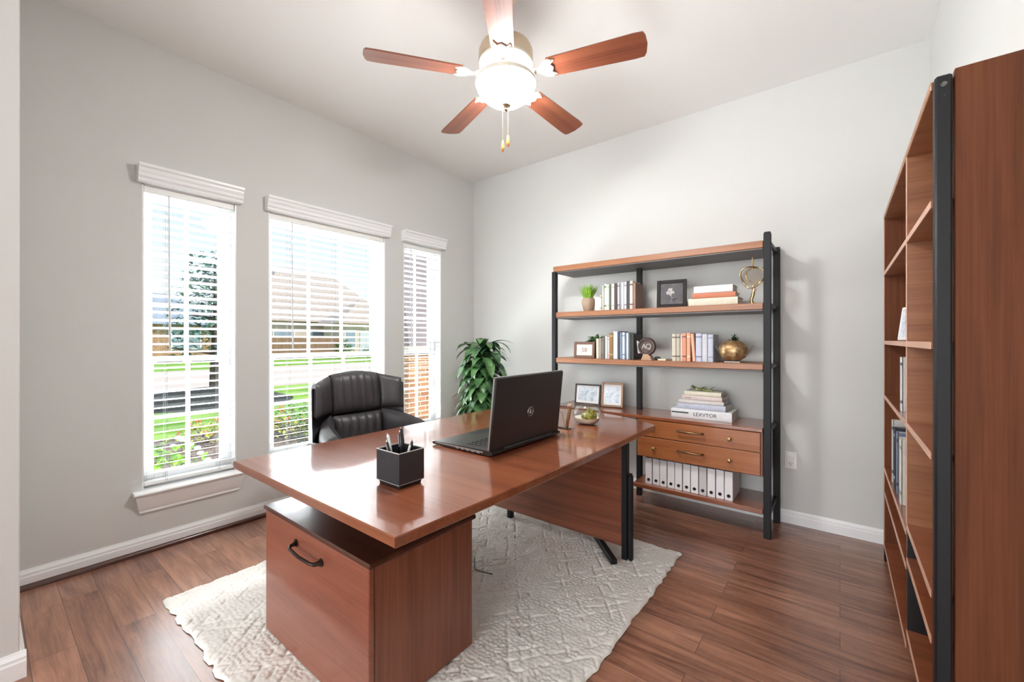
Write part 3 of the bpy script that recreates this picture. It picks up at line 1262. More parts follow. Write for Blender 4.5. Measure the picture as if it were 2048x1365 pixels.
obj('finial', b, M['nickel'], fan, 50)
b = B()
b.cyl((0, 0, z_(2.60)), (0, 0, z_(2.46)), .006, 8)
obj('bowl_rod', b, M['brass'], fan)
for dx, dy, zb in ((-.012, -.010, 2.225), (.008, .008, 2.252)):
    b = B()
    b.tube([(dx, dy, z_(2.47)), (dx, dy, z_(zb+.06))], .0011, 6)
    pc = obj('pull_chain', b, M['nickel'], fan)
    b = B()
    b.lathe([(0, z_(zb)), (.006, z_(zb+.004)), (.0085, z_(zb+.020)), (.007, z_(zb+.045)), (.0035, z_(zb+.060)), (0, z_(zb+.061))], c=(dx, dy, 0), n=12)
    obj('pull', b, plain('honey_wood_pull', S(206, 140, 70), .45), pc, 60)
# the bulbs inside the open bowl
for k in range(3):
    a = 2*PI*k/3+.9
    light('fan_bulb', 'POINT', (FX+.098*math.cos(a), FYY+.098*math.sin(a), 2.583), (0, 0, 0), 3.0, (.98, .97, .95), .022)

# ------------------------------------------------------------------ open shelving unit on the back wall
UX, UY = -1.17, 3.28
unit = thing('shelving_unit', 'open walnut shelving unit with black metal posts along the grey back wall', 'shelf', (UX, UY, 0))
LU = lambda b: b.xf(0, Matrix.Translation((-UX, -UY, 0)))
for (x0, x1, y0, y1, zt) in ((-.386, -.345, 3.098, 3.138, 1.950), (-.368, -.328, 3.425, 3.462, 1.915), (-1.985, -1.945, 3.098, 3.138, 1.862), (-1.312, -1.272, 3.325, 3.365, 1.900)):
    b = B()
    b.box(x0, x1, y0, y1, 0, zt, .003)
    p_ = obj('post', LU(b), M['black_metal'], unit)
    if zt > 1.94:
        b = B()
        b.box(x0+.002, x1-.002, y0+.002, y1-.002, zt-.001, zt+.010, .004)
        obj('post_cap', LU(b), M['black_gloss'], p_)
for z0 in (1.872, 1.478, 1.082, .680, .155):
    b = B()
    b.box(-.364, -.344, 3.136, 3.428, z0, z0+.026, .003)
    obj('cross_bar', LU(b), M['black_metal'], unit)
b = B()
b.box(-1.975, -.388, 3.105, 3.462, 1.862, 1.908, .003)
M['tray'] = plain('grey_steel_tray', S(96, 93, 92), .5)
ts_ = obj('top_shelf', LU(b), M['honey'], unit)
b = B()
b.box(-1.972, -.390, 3.110, 3.458, 1.852, 1.862, .002)
obj('support_tray', LU(b), M['tray'], ts_)
SH1, SH2, SH3, SH4 = 1.508, 1.114, .700, .180
for z1, th in ((SH1, .042), (SH2, .040)):
    b = B()
    b.box(-1.975, -.388, 3.105, 3.462, z1-th, z1, .003)
    sh_ = obj('shelf', LU(b), M['honey'], unit)
    b = B()
    b.box(-1.972, -.390, 3.110, 3.458, z1-th-.012, z1-th, .002)
    obj('support_tray', LU(b), M['tray'], sh_)
b = B()
b.box(-1.975, -.388, 3.088, 3.462, SH3-.024, SH3, .003)
obj('cabinet_top', LU(b), M['desk_top'], unit)
b = B()
b.box(-1.250, -.388, 3.100, 3.462, SH4-.032, SH4, .003)
obj('bottom_shelf', LU(b), M['desk_top'], unit)
b = B()
b.box(-1.222, -.390, 3.112, 3.458, .388, SH3-.025, .002)
cab = obj('drawer_case', LU(b), M['wood_x'], unit)
for z0, z1 in ((.546, .672), (.394, .540)):
    b = B()
    b.box(-1.214, -.402, 3.096, 3.113, z0, z1, .003)
    d_ = obj('drawer', LU(b), M['drawer'], unit)
    zm = (z0+z1)/2+.01
    b = B()
    xc = -.83
    b.tube([(xc-.085, 3.094, zm), (xc-.085, 3.070, zm), (xc-.078, 3.064, zm), (xc+.078, 3.064, zm), (xc+.085, 3.070, zm), (xc+.085, 3.094, zm)], .0065, 8)
    obj('handle', LU(b), M['dark_brass'], d_, 50)
    for kx in (-1.085, -.578):
        b = B()
        b.lathe([(0, 0), (.006, 0), (.006, .012), (.012, .018), (.012, .026), (.007, .030), (0, .030)], n=16)
        b.xf(0, Matrix.Translation((kx, 3.096, zm-.012)) @ Matrix.Rotation(PI/2, 4, 'X'))
        obj('knob', LU(b), M['brass'], d_, 50)


# ------------------------------------------------------------------ books
def book(label, loc, t_, h, d, col, group, rotz=0, lean=0, band=None, title=None, flat=False, cat='book', bands=(.15, .85)):
    """upright: thickness along x, spine towards -y, foot at z=0.  flat: lying, spine long side towards -y, t_ is its height"""
    t = thing('book', label, cat, loc, rotz, group)
    if lean:
        t.rotation_euler = (0, lean, rotz)
    lum = (col[0]+col[1]+col[2])/3
    col = tuple(v*(.84 if lum > .55 else 1) for v in col[:3])+(1,)
    c = plain('cover', col, .5, bump=.2, bscale=160, vary=.06, vscale=40)
    ct = min(.003, t_*.2)
    if not flat:
        bc = B()
        bc.box(-t_/2, -t_/2+ct, 0, d, 0, h, .0006)
        bc.box(t_/2-ct, t_/2, 0, d, 0, h, .0006)
        n = 8
        poly = []
        for k in range(n+1):
            a = PI*k/n
            poly.append((-t_/2*math.cos(a), -.004*math.sin(a)))
        poly += [(t_/2, ct), (-t_/2, ct)]
        bc.prism(poly, 0, h, 2)
        obj('cover', bc, c, t, 30)
        bp = B()
        bp.box(-t_/2+ct, t_/2-ct, .003, d-.004, .004, h-.004)
        obj('pages', bp, M['paper'], t)
        if band:
            bandm = plain('band', band, .4)
            for f in bands:
                bb = B()
                z0 = h*f
                poly2 = [(x*1.01, y-.0006 if y < 0 else y) for x, y in poly[:n+1]]
                bb.prism(poly2+[(t_/2, .001), (-t_/2, .001)], z0, z0+h*.05, 2)
                obj('spine_band', bb, bandm, t, 30)
    else:
        bc = B()
        bc.box(-h/2, h/2, 0, d, 0, ct, .0006)
        bc.box(-h/2, h/2, 0, d, t_-ct, t_, .0006)
        n = 8
        poly = [(-.004*math.sin(PI*k/n), t_/2-t_/2*math.cos(PI*k/n)) for k in range(n+1)] + [(ct, t_), (ct, 0)]
        bc.prism(poly, -h/2, h/2, 0)
        obj('cover', bc, c, t, 30)
        bp = B()
        bp.box(-h/2+.004, h/2-.004, .003, d-.004, ct, t_-ct)
        obj('pages', bp, M['paper'], t)
        if title:
            text('spine_title', title[0], title[1], plain('title_ink', title[2], .6), t, (title[3], -.0046, t_*.5), (PI/2, 0, 0))
        if band:
            bb = B()
            bb.box(-h/2+.005, -h/2+h*.30, -.0048, -.001, t_*.52, t_*.52+.010)
            obj('spine_band', bb, plain('band', band, .4), t)
    return t


ORD = ['first', 'second', 'third', 'fourth', 'fifth', 'sixth', 'seventh', 'eighth', 'ninth', 'tenth', 'eleventh', 'twelfth', 'thirteenth', 'fourteenth']


def row(x0, y, z, specs, place, group, hscale=1.0):
    x = x0
    for i, sp_ in enumerate(specs):
        cn, col, t_, h, band, lean = sp_
        hh = h*hscale
        lx = x+t_/2
        if lean:
            lx += abs(math.sin(lean))*hh*(0 if lean > 0 else .9)
        book('%s book, %s from the left in %s' % (cn, ORD[i], place), (lx, y+.003*(i % 3), z+.0006+(abs(math.sin(lean))*t_*.5 if lean else 0)), t_-.0012, hh, .155, col, group, lean=lean, band=band)
        x += t_+(abs(math.sin(lean))*hh if lean else 0)
    return x


rowA = [
    ('cream half-height', S(226, 220, 208), .020, .125, S(130, 100, 72), 0),
    ('pale sage', S(190, 196, 178), .019, .205, None, 0),
    ('green-edged white', S(224, 226, 214), .020, .220, S(66, 84, 56), 0),
    ('mint-edged white', S(222, 226, 210), .027, .212, S(172, 186, 150), 0),
    ('slate grey', S(94, 100, 98), .013, .210, None, 0),
    ('ivory and sage', S(228, 226, 210), .029, .212, S(176, 184, 156), 0),
    ('dark brown', S(66, 52, 44), .026, .215, None, 0),
    ('lavender white', S(206, 204, 216), .020, .218, S(120, 116, 130), 0),
    ('mid grey', S(150, 150, 154), .014, .215, None, 0),
    ('lilac white', S(222, 218, 226), .022, .216, None, 0),
    ('pearl white', S(230, 228, 232), .022, .218, S(140, 136, 146), 0),
    ('charcoal', S(58, 56, 60), .026, .224, None, 0),
    ('pinkish white', S(222, 206, 196), .026, .220, S(110, 80, 64), 0),
    ('rose brown', S(142, 112, 98), .022, .205, None, 0),
]
row(-1.556, 3.155, SH1, rowA, 'the upper row by the grass pot', 'books on the upper shelf')
rowB = [
    ('cream', S(232, 224, 204), .024, .165, None, 0),
    ('taupe', S(152, 140, 128), .022, .168, None, 0),
    ('greyish brown', S(136, 126, 116), .016, .170, S(96, 88, 80), 0),
    ('dark olive grey', S(86, 90, 80), .016, .185, None, 0),
    ('white', S(232, 230, 228), .020, .185, None, 0),
    ('blush white', S(224, 208, 200), .017, .180, S(190, 160, 150), 0),
    ('golden brown patterned', S(128, 98, 58), .034, .212, S(180, 150, 96), 0),
    ('broad icy white', S(222, 226, 238), .038, .222, None, 0),
    ('navy', S(44, 50, 66), .022, .222, None, 0),
    ('blue grey', S(128, 142, 162), .015, .216, None, 0),
    ('pale blue striped', S(206, 216, 228), .024, .214, S(110, 140, 180), 0),
    ('steel blue', S(96, 110, 126), .013, .212, None, 0),
    ('bluish white', S(218, 224, 232), .019, .210, None, 0),
    ('dark green', S(70, 84, 74), .016, .200, None, 0),
    ('black', S(40, 38, 40), .024, .200, None, 0),
]
ORD.append('fifteenth')
row(-1.586, 3.155, SH2, rowB, 'the middle row beside the round plaque', 'books on the middle shelf, left')
rowC = [
    ('mottled beige', S(200, 192, 174), .028, .198, S(110, 100, 84), 0),
    ('speckled stone', S(178, 170, 154), .029, .198, S(92, 84, 72), 0),
    ('cream pink', S(230, 208, 192), .015, .196, None, 0),
    ('terracotta', S(204, 138, 106), .030, .202, S(110, 56, 44), 0),
    ('patterned salmon', S(222, 160, 128), .027, .204, S(240, 204, 178), 0),
    ('salmon pink leaning', S(226, 170, 142), .022, .198, None, -.07),
    ('lavender grey', S(184, 186, 204), .041, .200, S(120, 124, 148), 0),
    ('silver white', S(212, 212, 218), .036, .196, None, 0),
    ('pale grey blue', S(196, 202, 216), .037, .192, S(140, 148, 168), 0),
]
row(-.972, 3.150, SH2, rowC, 'the row beside the gold gourd vase', 'books on the middle shelf, right')

# three books lying on the upper shelf
gx = 'stacked books on the upper shelf'
book('cream book lying at the bottom of the three-book stack', (-.695, 3.135, SH1), .052, .315, .20, S(228, 218, 196), gx, flat=True)
book('terracotta book lying in the middle of the three-book stack', (-.690, 3.138, SH1+.0525), .036, .275, .20, S(188, 112, 82), gx, flat=True, rotz=.05)
book('white book with grey lettering on top of the three-book pile', (-.694, 3.145, SH1+.089), .050, .250, .17, S(232, 230, 228), gx, flat=True, title=('- ..:. ...- .:. .-', .022, S(150, 146, 146), .0))

# stack on the cabinet
gx = 'stacked books on the cabinet top'
book('thick white book with black lettering at the bottom of the cabinet stack', (-.785, 3.185, SH3), .066, .405, .235, S(236, 236, 238), gx, flat=True, title=('LEXVTOR', .036, S(34, 34, 38), .03), band=S(60, 66, 72), rotz=.02)
book('blue-grey book second from the bottom of the cabinet stack', (-.785, 3.190, SH3+.0665), .040, .325, .22, S(184, 188, 204), gx, flat=True, title=('o. -.- .', .018, S(120, 122, 140), -.08), rotz=-.02)
book('thin white book with a dark lower edge in the middle of the cabinet stack', (-.785, 3.192, SH3+.107), .026, .300, .21, S(222, 216, 214), gx, flat=True, rotz=.03)
book('pale pink book second from the top of the cabinet stack', (-.780, 3.196, SH3+.1335), .032, .270, .20, S(226, 208, 202), gx, flat=True, title=('oroiono', .014, S(96, 88, 86), -.09), rotz=-.01)
book('cream book on top of the cabinet stack, under the green leaf sprig', (-.775, 3.200, SH3+.166), .030, .245, .19, S(232, 224, 202), gx, flat=True, rotz=.03)
t = thing('leaf_sprig', 'small yellow-green leafy sprig lying on the cabinet book stack', 'decoration', (-.785, 3.262, SH3+.1965))


def leaf(b, base, az, el, ln, wd, droop=.6, fold=.25, curl=0, n=7):
    """a pointed leaf: base point, azimuth, starting elevation"""
    ca, sa = math.cos(az), math.sin(az)
    side = Vector((-sa, ca, 0))
    p = Vector(base)
    pts = []
    e = el
    for i in range(n+1):
        s_ = i/n
        d = Vector((ca*math.cos(e), sa*math.cos(e), math.sin(e)))
        up = side.cross(d)*-1
        wv = wd*(math.sin(PI*min(1, s_**.75*.985+.01))**.8)*.5
        sd = side+Vector((0, 0, curl*(s_-.5)))
        sd.normalize()
        pts.append((p+sd*wv+up*(fold*wv), p+sd*wv*.5+up*(fold*wv*.35), p.copy(), p-sd*wv*.5+up*(fold*wv*.35), p-sd*wv+up*(fold*wv)))
        p = p+d*(ln/n)
        e -= droop/n
    vs = [q for r_ in pts for q in r_]
    fs = [(i*5+j, i*5+j+1, (i+1)*5+j+1, (i+1)*5+j) for i in range(n) for j in range(4)]
    b.add(vs, fs)


rnd = random.Random(11)
b = B()
b.tube([(-.055, .0, .012), (0, .005, .010), (.06, 0, .006)], .005, 6)
for k in range(14):
    leaf(b, (-.055+.11*k/13, .004, .008), rnd.uniform(0, 6.28), rnd.uniform(.1, .9), rnd.uniform(.025, .05), .022, .8, .4, n=4)
for k in range(6):
    leaf(b, (-.055, .004, .012), 2.4+rnd.uniform(-.7, .7), rnd.uniform(.3, 1.1), .045, .02, .6, .4, n=4)
obj('leaves', b, leafmat('sprig_green', S(96, 108, 44), S(196, 196, 120), .5, 60), t, 60)

# ------------------------------------------------------------------ binders on the bottom shelf
binder_master = None
x = -1.168
for i in range(11):
    grey = (i == 7)
    lab = ('greyish white lever binder on the bottom shelf, fourth from the right end' if grey else
           'white lever binder on the bottom shelf, %s' % (['at the left end beside the post', 'second from the left', 'third from the left', 'fourth from the left', 'fifth from the left', 'middle one of eleven', 'just left of the greyish one', '', 'just right of the greyish one', 'second from the right end', 'at the right end with its side showing'][i]))
    if i == 0 or grey:
        t = thing('binder', lab, 'binder', (x+.027, 3.135, SH4), 0, 'binders on the bottom shelf')
        m_ = plain('binder_board', S(204, 198, 198) if grey else S(236, 233, 234), .5)
        b = B()
        b.box(-.0245, .0245, 0, .004, 0, .196, .0015)
        b.box(-.0245, -.0215, .003, .25, 0, .196, .001)
        b.box(.0215, .0245, .003, .25, 0, .196, .001)
        obj('cover', b, m_, t)
        b = B()
        b.box(-.020, .020, .008, .243, .004, .188)
        obj('pages', b, M['paper'], t)
        b = B()
        pts = [(.009*math.cos(a), -.001, .032+.009*math.sin(a)) for a in [2*PI*k/16 for k in range(17)]]
        b.tube(pts, .0026, 6)
        b.cyl((0, -.0006, .032), (0, .001, .032), .007, 12)
        obj('finger_ring', b, M['black_metal'], t, 50)
        if i == 0:
            binder_master = t
    else:
        t = binder_master.copy()
        COL.objects.link(t)
        t.location = (x+.027, 3.135+.004*(i % 2), SH4)
        t['label'] = lab
        for c in list(binder_master.children):
            q = c.copy()
            COL.objects.link(q)
            q.parent = t
    x += .0548

# ------------------------------------------------------------------ picture frames


def frame(name, label, loc, w_, h_, mat, artmat, bord=.018, rotz=0, lean=.10, matt=None, strut=True, thick=.014):
    t = thing(name, label, 'picture frame', loc, 0, None)
    t.rotation_euler = (-lean, 0, rotz)
    b = B()
    b.box(-w_/2, -w_/2+bord, -thick, 0, 0, h_, .002)
    b.box(w_/2-bord, w_/2, -thick, 0, 0, h_, .002)
    b.box(-w_/2+bord, w_/2-bord, -thick, 0, 0, bord, .002)
    b.box(-w_/2+bord, w_/2-bord, -thick, 0, h_-bord, h_, .002)
    b.box(-w_/2+.004, w_/2-.004, -.004, 0.001, .004, h_-.004)
    obj('border', b, mat, t)
    if matt:
        b = B()
        q = bord+.002
        b.box(-w_/2+bord-.001, w_/2-bord+.001, -.0075, -.004, bord-.001, h_-bord+.001)
        obj('mount', b, matt, t)
    ins = bord+(.018 if matt else 0)
    b = B()
    b.box(-w_/2+ins, w_/2-ins, -.0085, -.005, ins, h_-ins)
    pic = obj('picture', b, artmat, t)
    if strut:
        b = B()
        m0 = b.mark()
        b.box(-.018, .018, 0, .003, -h_*.62, 0, .001)
        b.xf(m0, Matrix.Translation((0, .001, h_*.66)) @ Matrix.Rotation(lean+.30, 4, 'X'))
        obj('easel_strut', b, M['black_metal'], t)
    return t, pic


def art(name, stops, scale=8, dist=1.5, axis=None):
    m, n, p = newmat(name)
    t = N(n, 'ShaderNodeTexCoord')
    q = N(n, 'ShaderNodeTexNoise')
    q.inputs['Scale'].default_value = scale
    q.inputs['Detail'].default_value = 6
    q.inputs['Distortion'].default_value = dist
    n.links.new(t.outputs['Object'], q.inputs['Vector'])
    r = N(n, 'ShaderNodeValToRGB')
    e = r.color_ramp.elements
    e[0].position, e[0].color = stops[0]
    e[1].position, e[1].color = stops[-1]
    for s_ in stops[1:-1]:
        k = e.new(s_[0])
        k.color = s_[1]
    n.links.new(q.outputs[0], r.inputs[0])
    n.links.new(r.outputs[0], p.inputs['Base Color'])
    p.inputs['Roughness'].default_value = .3
    return m


dark_photo = art('dark_photograph', [(.3, S(40, 36, 38)), (.55, S(66, 60, 62)), (.75, S(96, 90, 90))], 7)
blue_photo = art('pale_blue_photograph', [(.3, S(160, 176, 192)), (.5, S(214, 222, 230)), (.7, S(238, 238, 236))], 12)
frm = plain('black_frame', S(36, 31, 30), .6, spec=.25)
frmb = plain('bronze_frame', S(128, 96, 74), .35, .4)
t, pic = frame('picture_frame', 'black picture frame with a dark flower photograph on the upper shelf', (-.992, 3.205, SH1+.002), .212, .208, frm, dark_photo, .026, .10, .06)
b = B()
rnd = random.Random(5)
for k in range(20):
    a = rnd.uniform(0, 6.28)
    r = .028*math.sqrt(rnd.random())
    b.ellipsoid((-.010+r*math.cos(a), -.0088, .118+r*math.sin(a)*.8), rnd.uniform(.005, .010), .0012, rnd.uniform(.004, .008), 10, 6)
b.tube([(-.006, -.009, .10), (.004, -.009, .075), (.0, -.009, .045)], .003, 6)
for k in range(5):
    leaf(b, (0, -.0095, .05), rnd.choice([0, PI]), rnd.uniform(.2, 1.0), .05, .02, .3, .1, n=4)
obj('flower_print', b, plain('silver_print', S(176, 170, 168), .5), pic, 60)
t, pic = frame('picture_frame', 'small brown frame holding a cream card with dark digits on the middle shelf', (-1.700, 3.165, SH2+.002), .190, .136, plain('walnut_frame', S(112, 80, 66), .4), plain('cream_card', S(226, 214, 202), .7), .022, .04, .08)
text('digits', '58', .052, plain('taupe_ink', S(120, 100, 90), .6), pic, (0, -.0092, .066), (PI/2, 0, 0))
t, pic = frame('picture_frame', 'dark frame with white mount and pale blue print on the cabinet top', (-1.745, 3.300, SH3+.002), .235, .178, plain('charcoal_frame', S(58, 50, 50), .35), blue_photo, .013, .10, .16, M['white'])
t, pic = frame('picture_frame', 'bronze upright frame with pale print on the cabinet beside the middle post', (-1.512, 3.300, SH3+.002), .185, .205, frmb, blue_photo, .017, .16, .14, M['white'])

# ------------------------------------------------------------------ ornaments on the shelves
# grass in a tan pot
t = thing('potted_grass', 'bright green grass tuft in a tan pot at the left of the upper shelf', 'plant', (-1.685, 3.205, SH1))
b = B()
prof = [(.0, 0), (.034, 0), (.042, .020), (.053, .060), (.056, .085), (.050, .108), (.042, .116), (.038, .112), (.0, .100)]
b.lathe(prof, n=36, wob=lambda th, z: 1+.045*math.sin(5*th))
obj('pot', b, M['ceramic_tan'], t, 60)
b = B()
rnd = random.Random(8)
for k in range(210):
    a = rnd.uniform(0, 6.28)
    r = .034*math.sqrt(rnd.random())
    az = a+rnd.uniform(-.5, .5)
    leaf(b, (r*math.cos(a), r*math.sin(a), .10), az, rnd.uniform(1.05, 1.5), rnd.uniform(.08, .155), .006, rnd.uniform(.1, .8), .3, n=4)
obj('grass_blades', b, M['grass_blade'], t, 60)
# cream box behind
tag(obj('keepsake_box', B().box(-1.618, -1.568, 3.190, 3.275, SH1, SH1+.118, .003), plain('cream_card_box', S(230, 226, 216), .6)), 'plain cream box between the grass pot and the upper book row', 'box')

# gold loop sculpture
t = thing('sculpture', 'gold abstract loop sculpture on a wavy stem beside the right post', 'sculpture', (-.462, 3.200, SH1))
b = B()
pts = []
for k in range(41):
    a = 2*PI*k/40
    r = .071*(1+.10*math.sin(3*a+.5))
    pts.append((r*math.cos(a), .014*math.sin(2*a), .185+r*math.sin(a)*.98))
b.tube(pts, .0055, 10)
pts = []
for k in range(41):
    a = 2*PI*k/40
    r = .058*(1+.10*math.sin(2*a+2))
    pts.append((.016+r*math.cos(a)*.9, .028+.012*math.sin(a), .195+r*math.sin(a)))
b.tube(pts, .004, 8)
obj('loop', b, M['gold'], t, 60)
b = B()
b.tube([(0, 0, .004), (-.006, 0, .030), (.004, 0, .062), (.010, .004, .095), (.004, .006, .125)], [.013, .010, .011, .009, .006], 10)
b.tube([(.006, .003, .075), (.020, 0, .098), (.008, .004, .110)], .005, 8)
b.tube([(.0, .004, .235), (.0, .004, .315)], [.006, .0035], 8)
obj('stem', b, M['gold'], t, 60)
b = B()
b.lathe([(0, 0), (.030, 0), (.030, .006), (.014, .010), (0, .010)], n=20)
obj('foot', b, M['gold'], t, 50)
b = B()
b.grid(lambda u, v: (.062*(u*2-1)*math.sqrt(max(0, 1-(2*v-1)**2))*.98, .010*math.sin(3*u), .185+.062*(2*v-1)), 14, 14)
obj('mesh_disc', b, glassy('bronze_gauze', (.80, .72, .62, 1), .4), t, 60)

# round plaque on a stand
t = thing('round_plaque', 'round dark bronze plaque with raised silver monogram beside the middle post', 'ornament', (-1.168, 3.165, SH2))
b = B()
b.lathe([(0, 0), (.062, 0), (.069, .006), (.070, .020), (.064, .030), (.056, .030), (.052, .022), (0, .022)], n=44)
b.xf(0, Matrix.Translation((0, .022, .104)) @ Matrix.Rotation(PI/2, 4, 'X'))
d_ = obj('disc', b, plain('brown_bronze', S(84, 68, 64), .38, .4), t, 40)
b = B()
b.tube([(.043*math.cos(a), -.002, .104+.043*math.sin(a)) for a in [2*PI*k/40 for k in range(41)]], .0035, 6)
obj('ring', b, M['steel'], d_, 60)
text('monogram', 'AQ', .055, M['steel'], d_, (0, -.0015, .104), (PI/2, 0, 0), .002, .8)
b = B()
b.prism([(-.040, 0), (.044, 0), (.030, .030), (.012, .046), (-.022, .046)], -.010, .050, 1)
obj('stand', b, plain('tan_wood_stand', S(176, 140, 112), .5), t)
b = B()
b.grid(lambda u, v: (-.066+.012*math.sin(3*u)-.01*v, .0+.04*u, .05+.10*v*(1-.2*u)), 10, 8)
b.grid(lambda u, v: (-.068+.012*math.sin(3*u)-.01*v, .0+.04*u, .05+.10*v*(1-.2*u)), 10, 8)
obj('side_ribbon', b, M['white'], t, 60)
t = thing('trinket', 'little black and cream trinket at the foot of the round plaque', 'ornament', (-1.062, 3.140, SH2))
b = B()
b.ellipsoid((-.022, .02, .016), .026, .016, .014, 16, 10)
obj('pebble', b, M['black_gloss'], t, 60)
b = B()
b.box(-.010, .050, -.008, .012, 0, .014, .002)
obj('block', b, plain('cream_block', S(226, 206, 180), .5), t)

# succulent behind the small frame
t = thing('potted_succulent', 'leafy succulent in a dark dish behind the small brown frame', 'plant', (-1.675, 3.330, SH2))
b = B()
b.lathe([(0, 0), (.040, 0), (.046, .02), (.052, .10), (.062, .135), (.060, .145), (.054, .138), (0, .130)], n=26)
obj('pot', b, M['bronze'], t, 50)
b = B()
rnd = random.Random(3)
for k in range(30):
    a = rnd.uniform(0, 6.28)
    leaf(b, (.02*math.cos(a), .02*math.sin(a), .132), a, rnd.uniform(.3, 1.4), rnd.uniform(.055, .095), .034, rnd.uniform(.4, 1.4), .5, n=5)
obj('leaves', b, M['succulent'], t, 60)

# gourd vase in a silver cradle
t = thing('gourd_vase', 'round gold mottled gourd vase with a green sprig on the middle shelf', 'vase', (-.582, 3.215, SH2))
m = art('mottled_gold', [(.30, S(120, 88, 54)), (.5, S(170, 136, 94)), (.68, S(214, 188, 148))], 26, .6)
pb = m.node_tree.nodes['Principled BSDF']
pb.inputs['Metallic'].default_value = .55
pb.inputs['Roughness'].default_value = .36
M['gourd'] = m
b = B()
prof = [(0, .010), (.040, .012), (.075, .035), (.090, .072), (.086, .108), (.062, .140), (.030, .153), (.022, .150), (0, .140)]
b.lathe(prof, n=40, wob=lambda th, z: 1+.025*math.cos(6*th))
obj('body', b, M['gourd'], t, 60)
b = B()
rnd = random.Random(6)
for k in range(26):
    leaf(b, (.008+rnd.uniform(-.014, .014), rnd.uniform(-.014, .014), .142), rnd.uniform(0, 6.28), rnd.uniform(.4, 1.4), rnd.uniform(.03, .07), .016, .6, .4, n=4)
b.tube([(.005, 0, .13), (.012, 0, .17), (.022, 0, .195)], .002, 5)
obj('sprig', b, M['leaf'], t, 60)
t = thing('silver_cradle', 'curved silver dish cradling the gold gourd vase on the middle shelf', 'dish', (-.582, 3.215, SH2))
b = B()
def cradle(u, v):
    a = (u-.5)*2
    x_ = a*.125
    z_a = .010+.165*abs(a)**2.4 if a < 0 else .010+.105*a**2.2
    return (x_-.012*(a < 0)*abs(a), (v-.5)*.085*(1-.45*abs(a)), z_a-.002+.010*(2*v-1)**2)
b.grid(cradle, 24, 8)
b.grid(lambda u, v: Vector(cradle(u, v))-Vector((0, 0, .0035)), 24, 8)
obj('dish', b, plain('worn_silver', S(214, 208, 198), .3, .35), t, 60)
b = B()
b.box(-.05, .05, -.03, .03, 0, .0075, .002)
obj('foot', b, M['steel'], t)

# ------------------------------------------------------------------ tall bookcase at the right
CX, CY0, CY1, CXB = .197, 1.600, 3.230, .402
case = thing('tall_bookcase', 'tall walnut bookcase with black front posts along the right wall', 'bookcase', (.28, 2.4, 0))
LC = lambda b: b.xf(0, Matrix.Translation((-.28, -2.4, 0)))
b = B()
b.box(.240, CXB, CY0, CY0+.024, .03, 1.992, .002)
obj('side_panel', LC(b), M['case_side'], case)
b = B()
b.box(CX+.004, CXB, CY1-.024, CY1, .03, 1.985, .002)
fp = obj('side_panel', LC(b), M['case_side'], case)
b = B()
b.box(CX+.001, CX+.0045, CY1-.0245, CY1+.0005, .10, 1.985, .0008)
M['edge_highlight'] = plain('painted_edge_highlight', S(206, 164, 140), .4)  # pale colour paints the fan-light highlight along the front edges
obj('edge_highlight', LC(b), M['edge_highlight'], fp)
b = B()
b.box(CX+.003, CXB-.006, 2.166, 2.188, .57, 1.962, .002)
dv = obj('divider', LC(b), M['honey'], case)
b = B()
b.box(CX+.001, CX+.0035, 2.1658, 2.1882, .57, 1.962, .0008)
obj('edge_highlight', LC(b), M['edge_highlight'], dv)
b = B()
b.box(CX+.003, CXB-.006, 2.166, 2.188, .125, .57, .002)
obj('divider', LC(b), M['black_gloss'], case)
b = B()
b.box(CXB-.006, CXB, CY0+.024, CY1-.024, .10, 1.98)
obj('back_panel', LC(b), M['case_side'], case)
for px, py0, py1, zt in ((.2015, CY0-.008, CY0+.030, 1.980), (.200, CY1-.030, CY1+.002, .100)):
    b = B()
    b.box(px, px+.034, py0, py1, 0, zt, .005)
    po = obj('post', LC(b), M['black_metal'], case, 40)
    if py0 < 2:
        b = B()
        b.lathe([(0, 0), (.0088, 0), (.0088, .0018), (.0064, .0024), (.0058, .0012), (0, .0012)], n=24)
        b.xf(0, Matrix.Translation((px+.018, py0, 1.955)) @ Matrix.Rotation(PI/2, 4, 'X'))
        obj('bolt', LC(b), M['black_gloss'], po, 40)
        b = B()
        b.cyl((px+.018, py0-.0016, 1.955), (px+.018, py0, 1.955), .0052, 18)
        obj('bolt_head', LC(b), plain('dull_steel', S(110, 106, 100), .5, .6), po, 40)
        b = B()
        b.box(px+.0165, px+.0195, py0-.0004, py0+.002, 1.920, 1.928)
        obj('keyhole_slot', LC(b), M['slot'], po)
b = B()
b.box(CX, CXB, CY0+.03, CY1-.02, 1.960, 1.984, .002)
obj('top_board', LC(b), M['honey'], case)
def shelf_board(y0, y1, z1, th=.020):
    b = B()
    b.box(CX+.0015, CXB-.006, y0, y1, z1-th, z1, .0012)
    o = obj('shelf', LC(b), M['desk_top'] if z1 < 1.2 else M['honey'], case)
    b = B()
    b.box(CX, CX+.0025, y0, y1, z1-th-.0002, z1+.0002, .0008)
    obj('edge_highlight', LC(b), M['edge_highlight'], o)  # painted highlight strip on the shelf front
for z1 in (1.655, 1.264, .958):
    shelf_board(CY0+.030, 2.166, z1)
    shelf_board(2.188, CY1-.024, z1)
for z1 in (.575, .448, .175):
    shelf_board(CY0+.030, 2.166, z1)
for z1 in (.545, .412, .112):
    shelf_board(2.188, CY1-.024, z1)
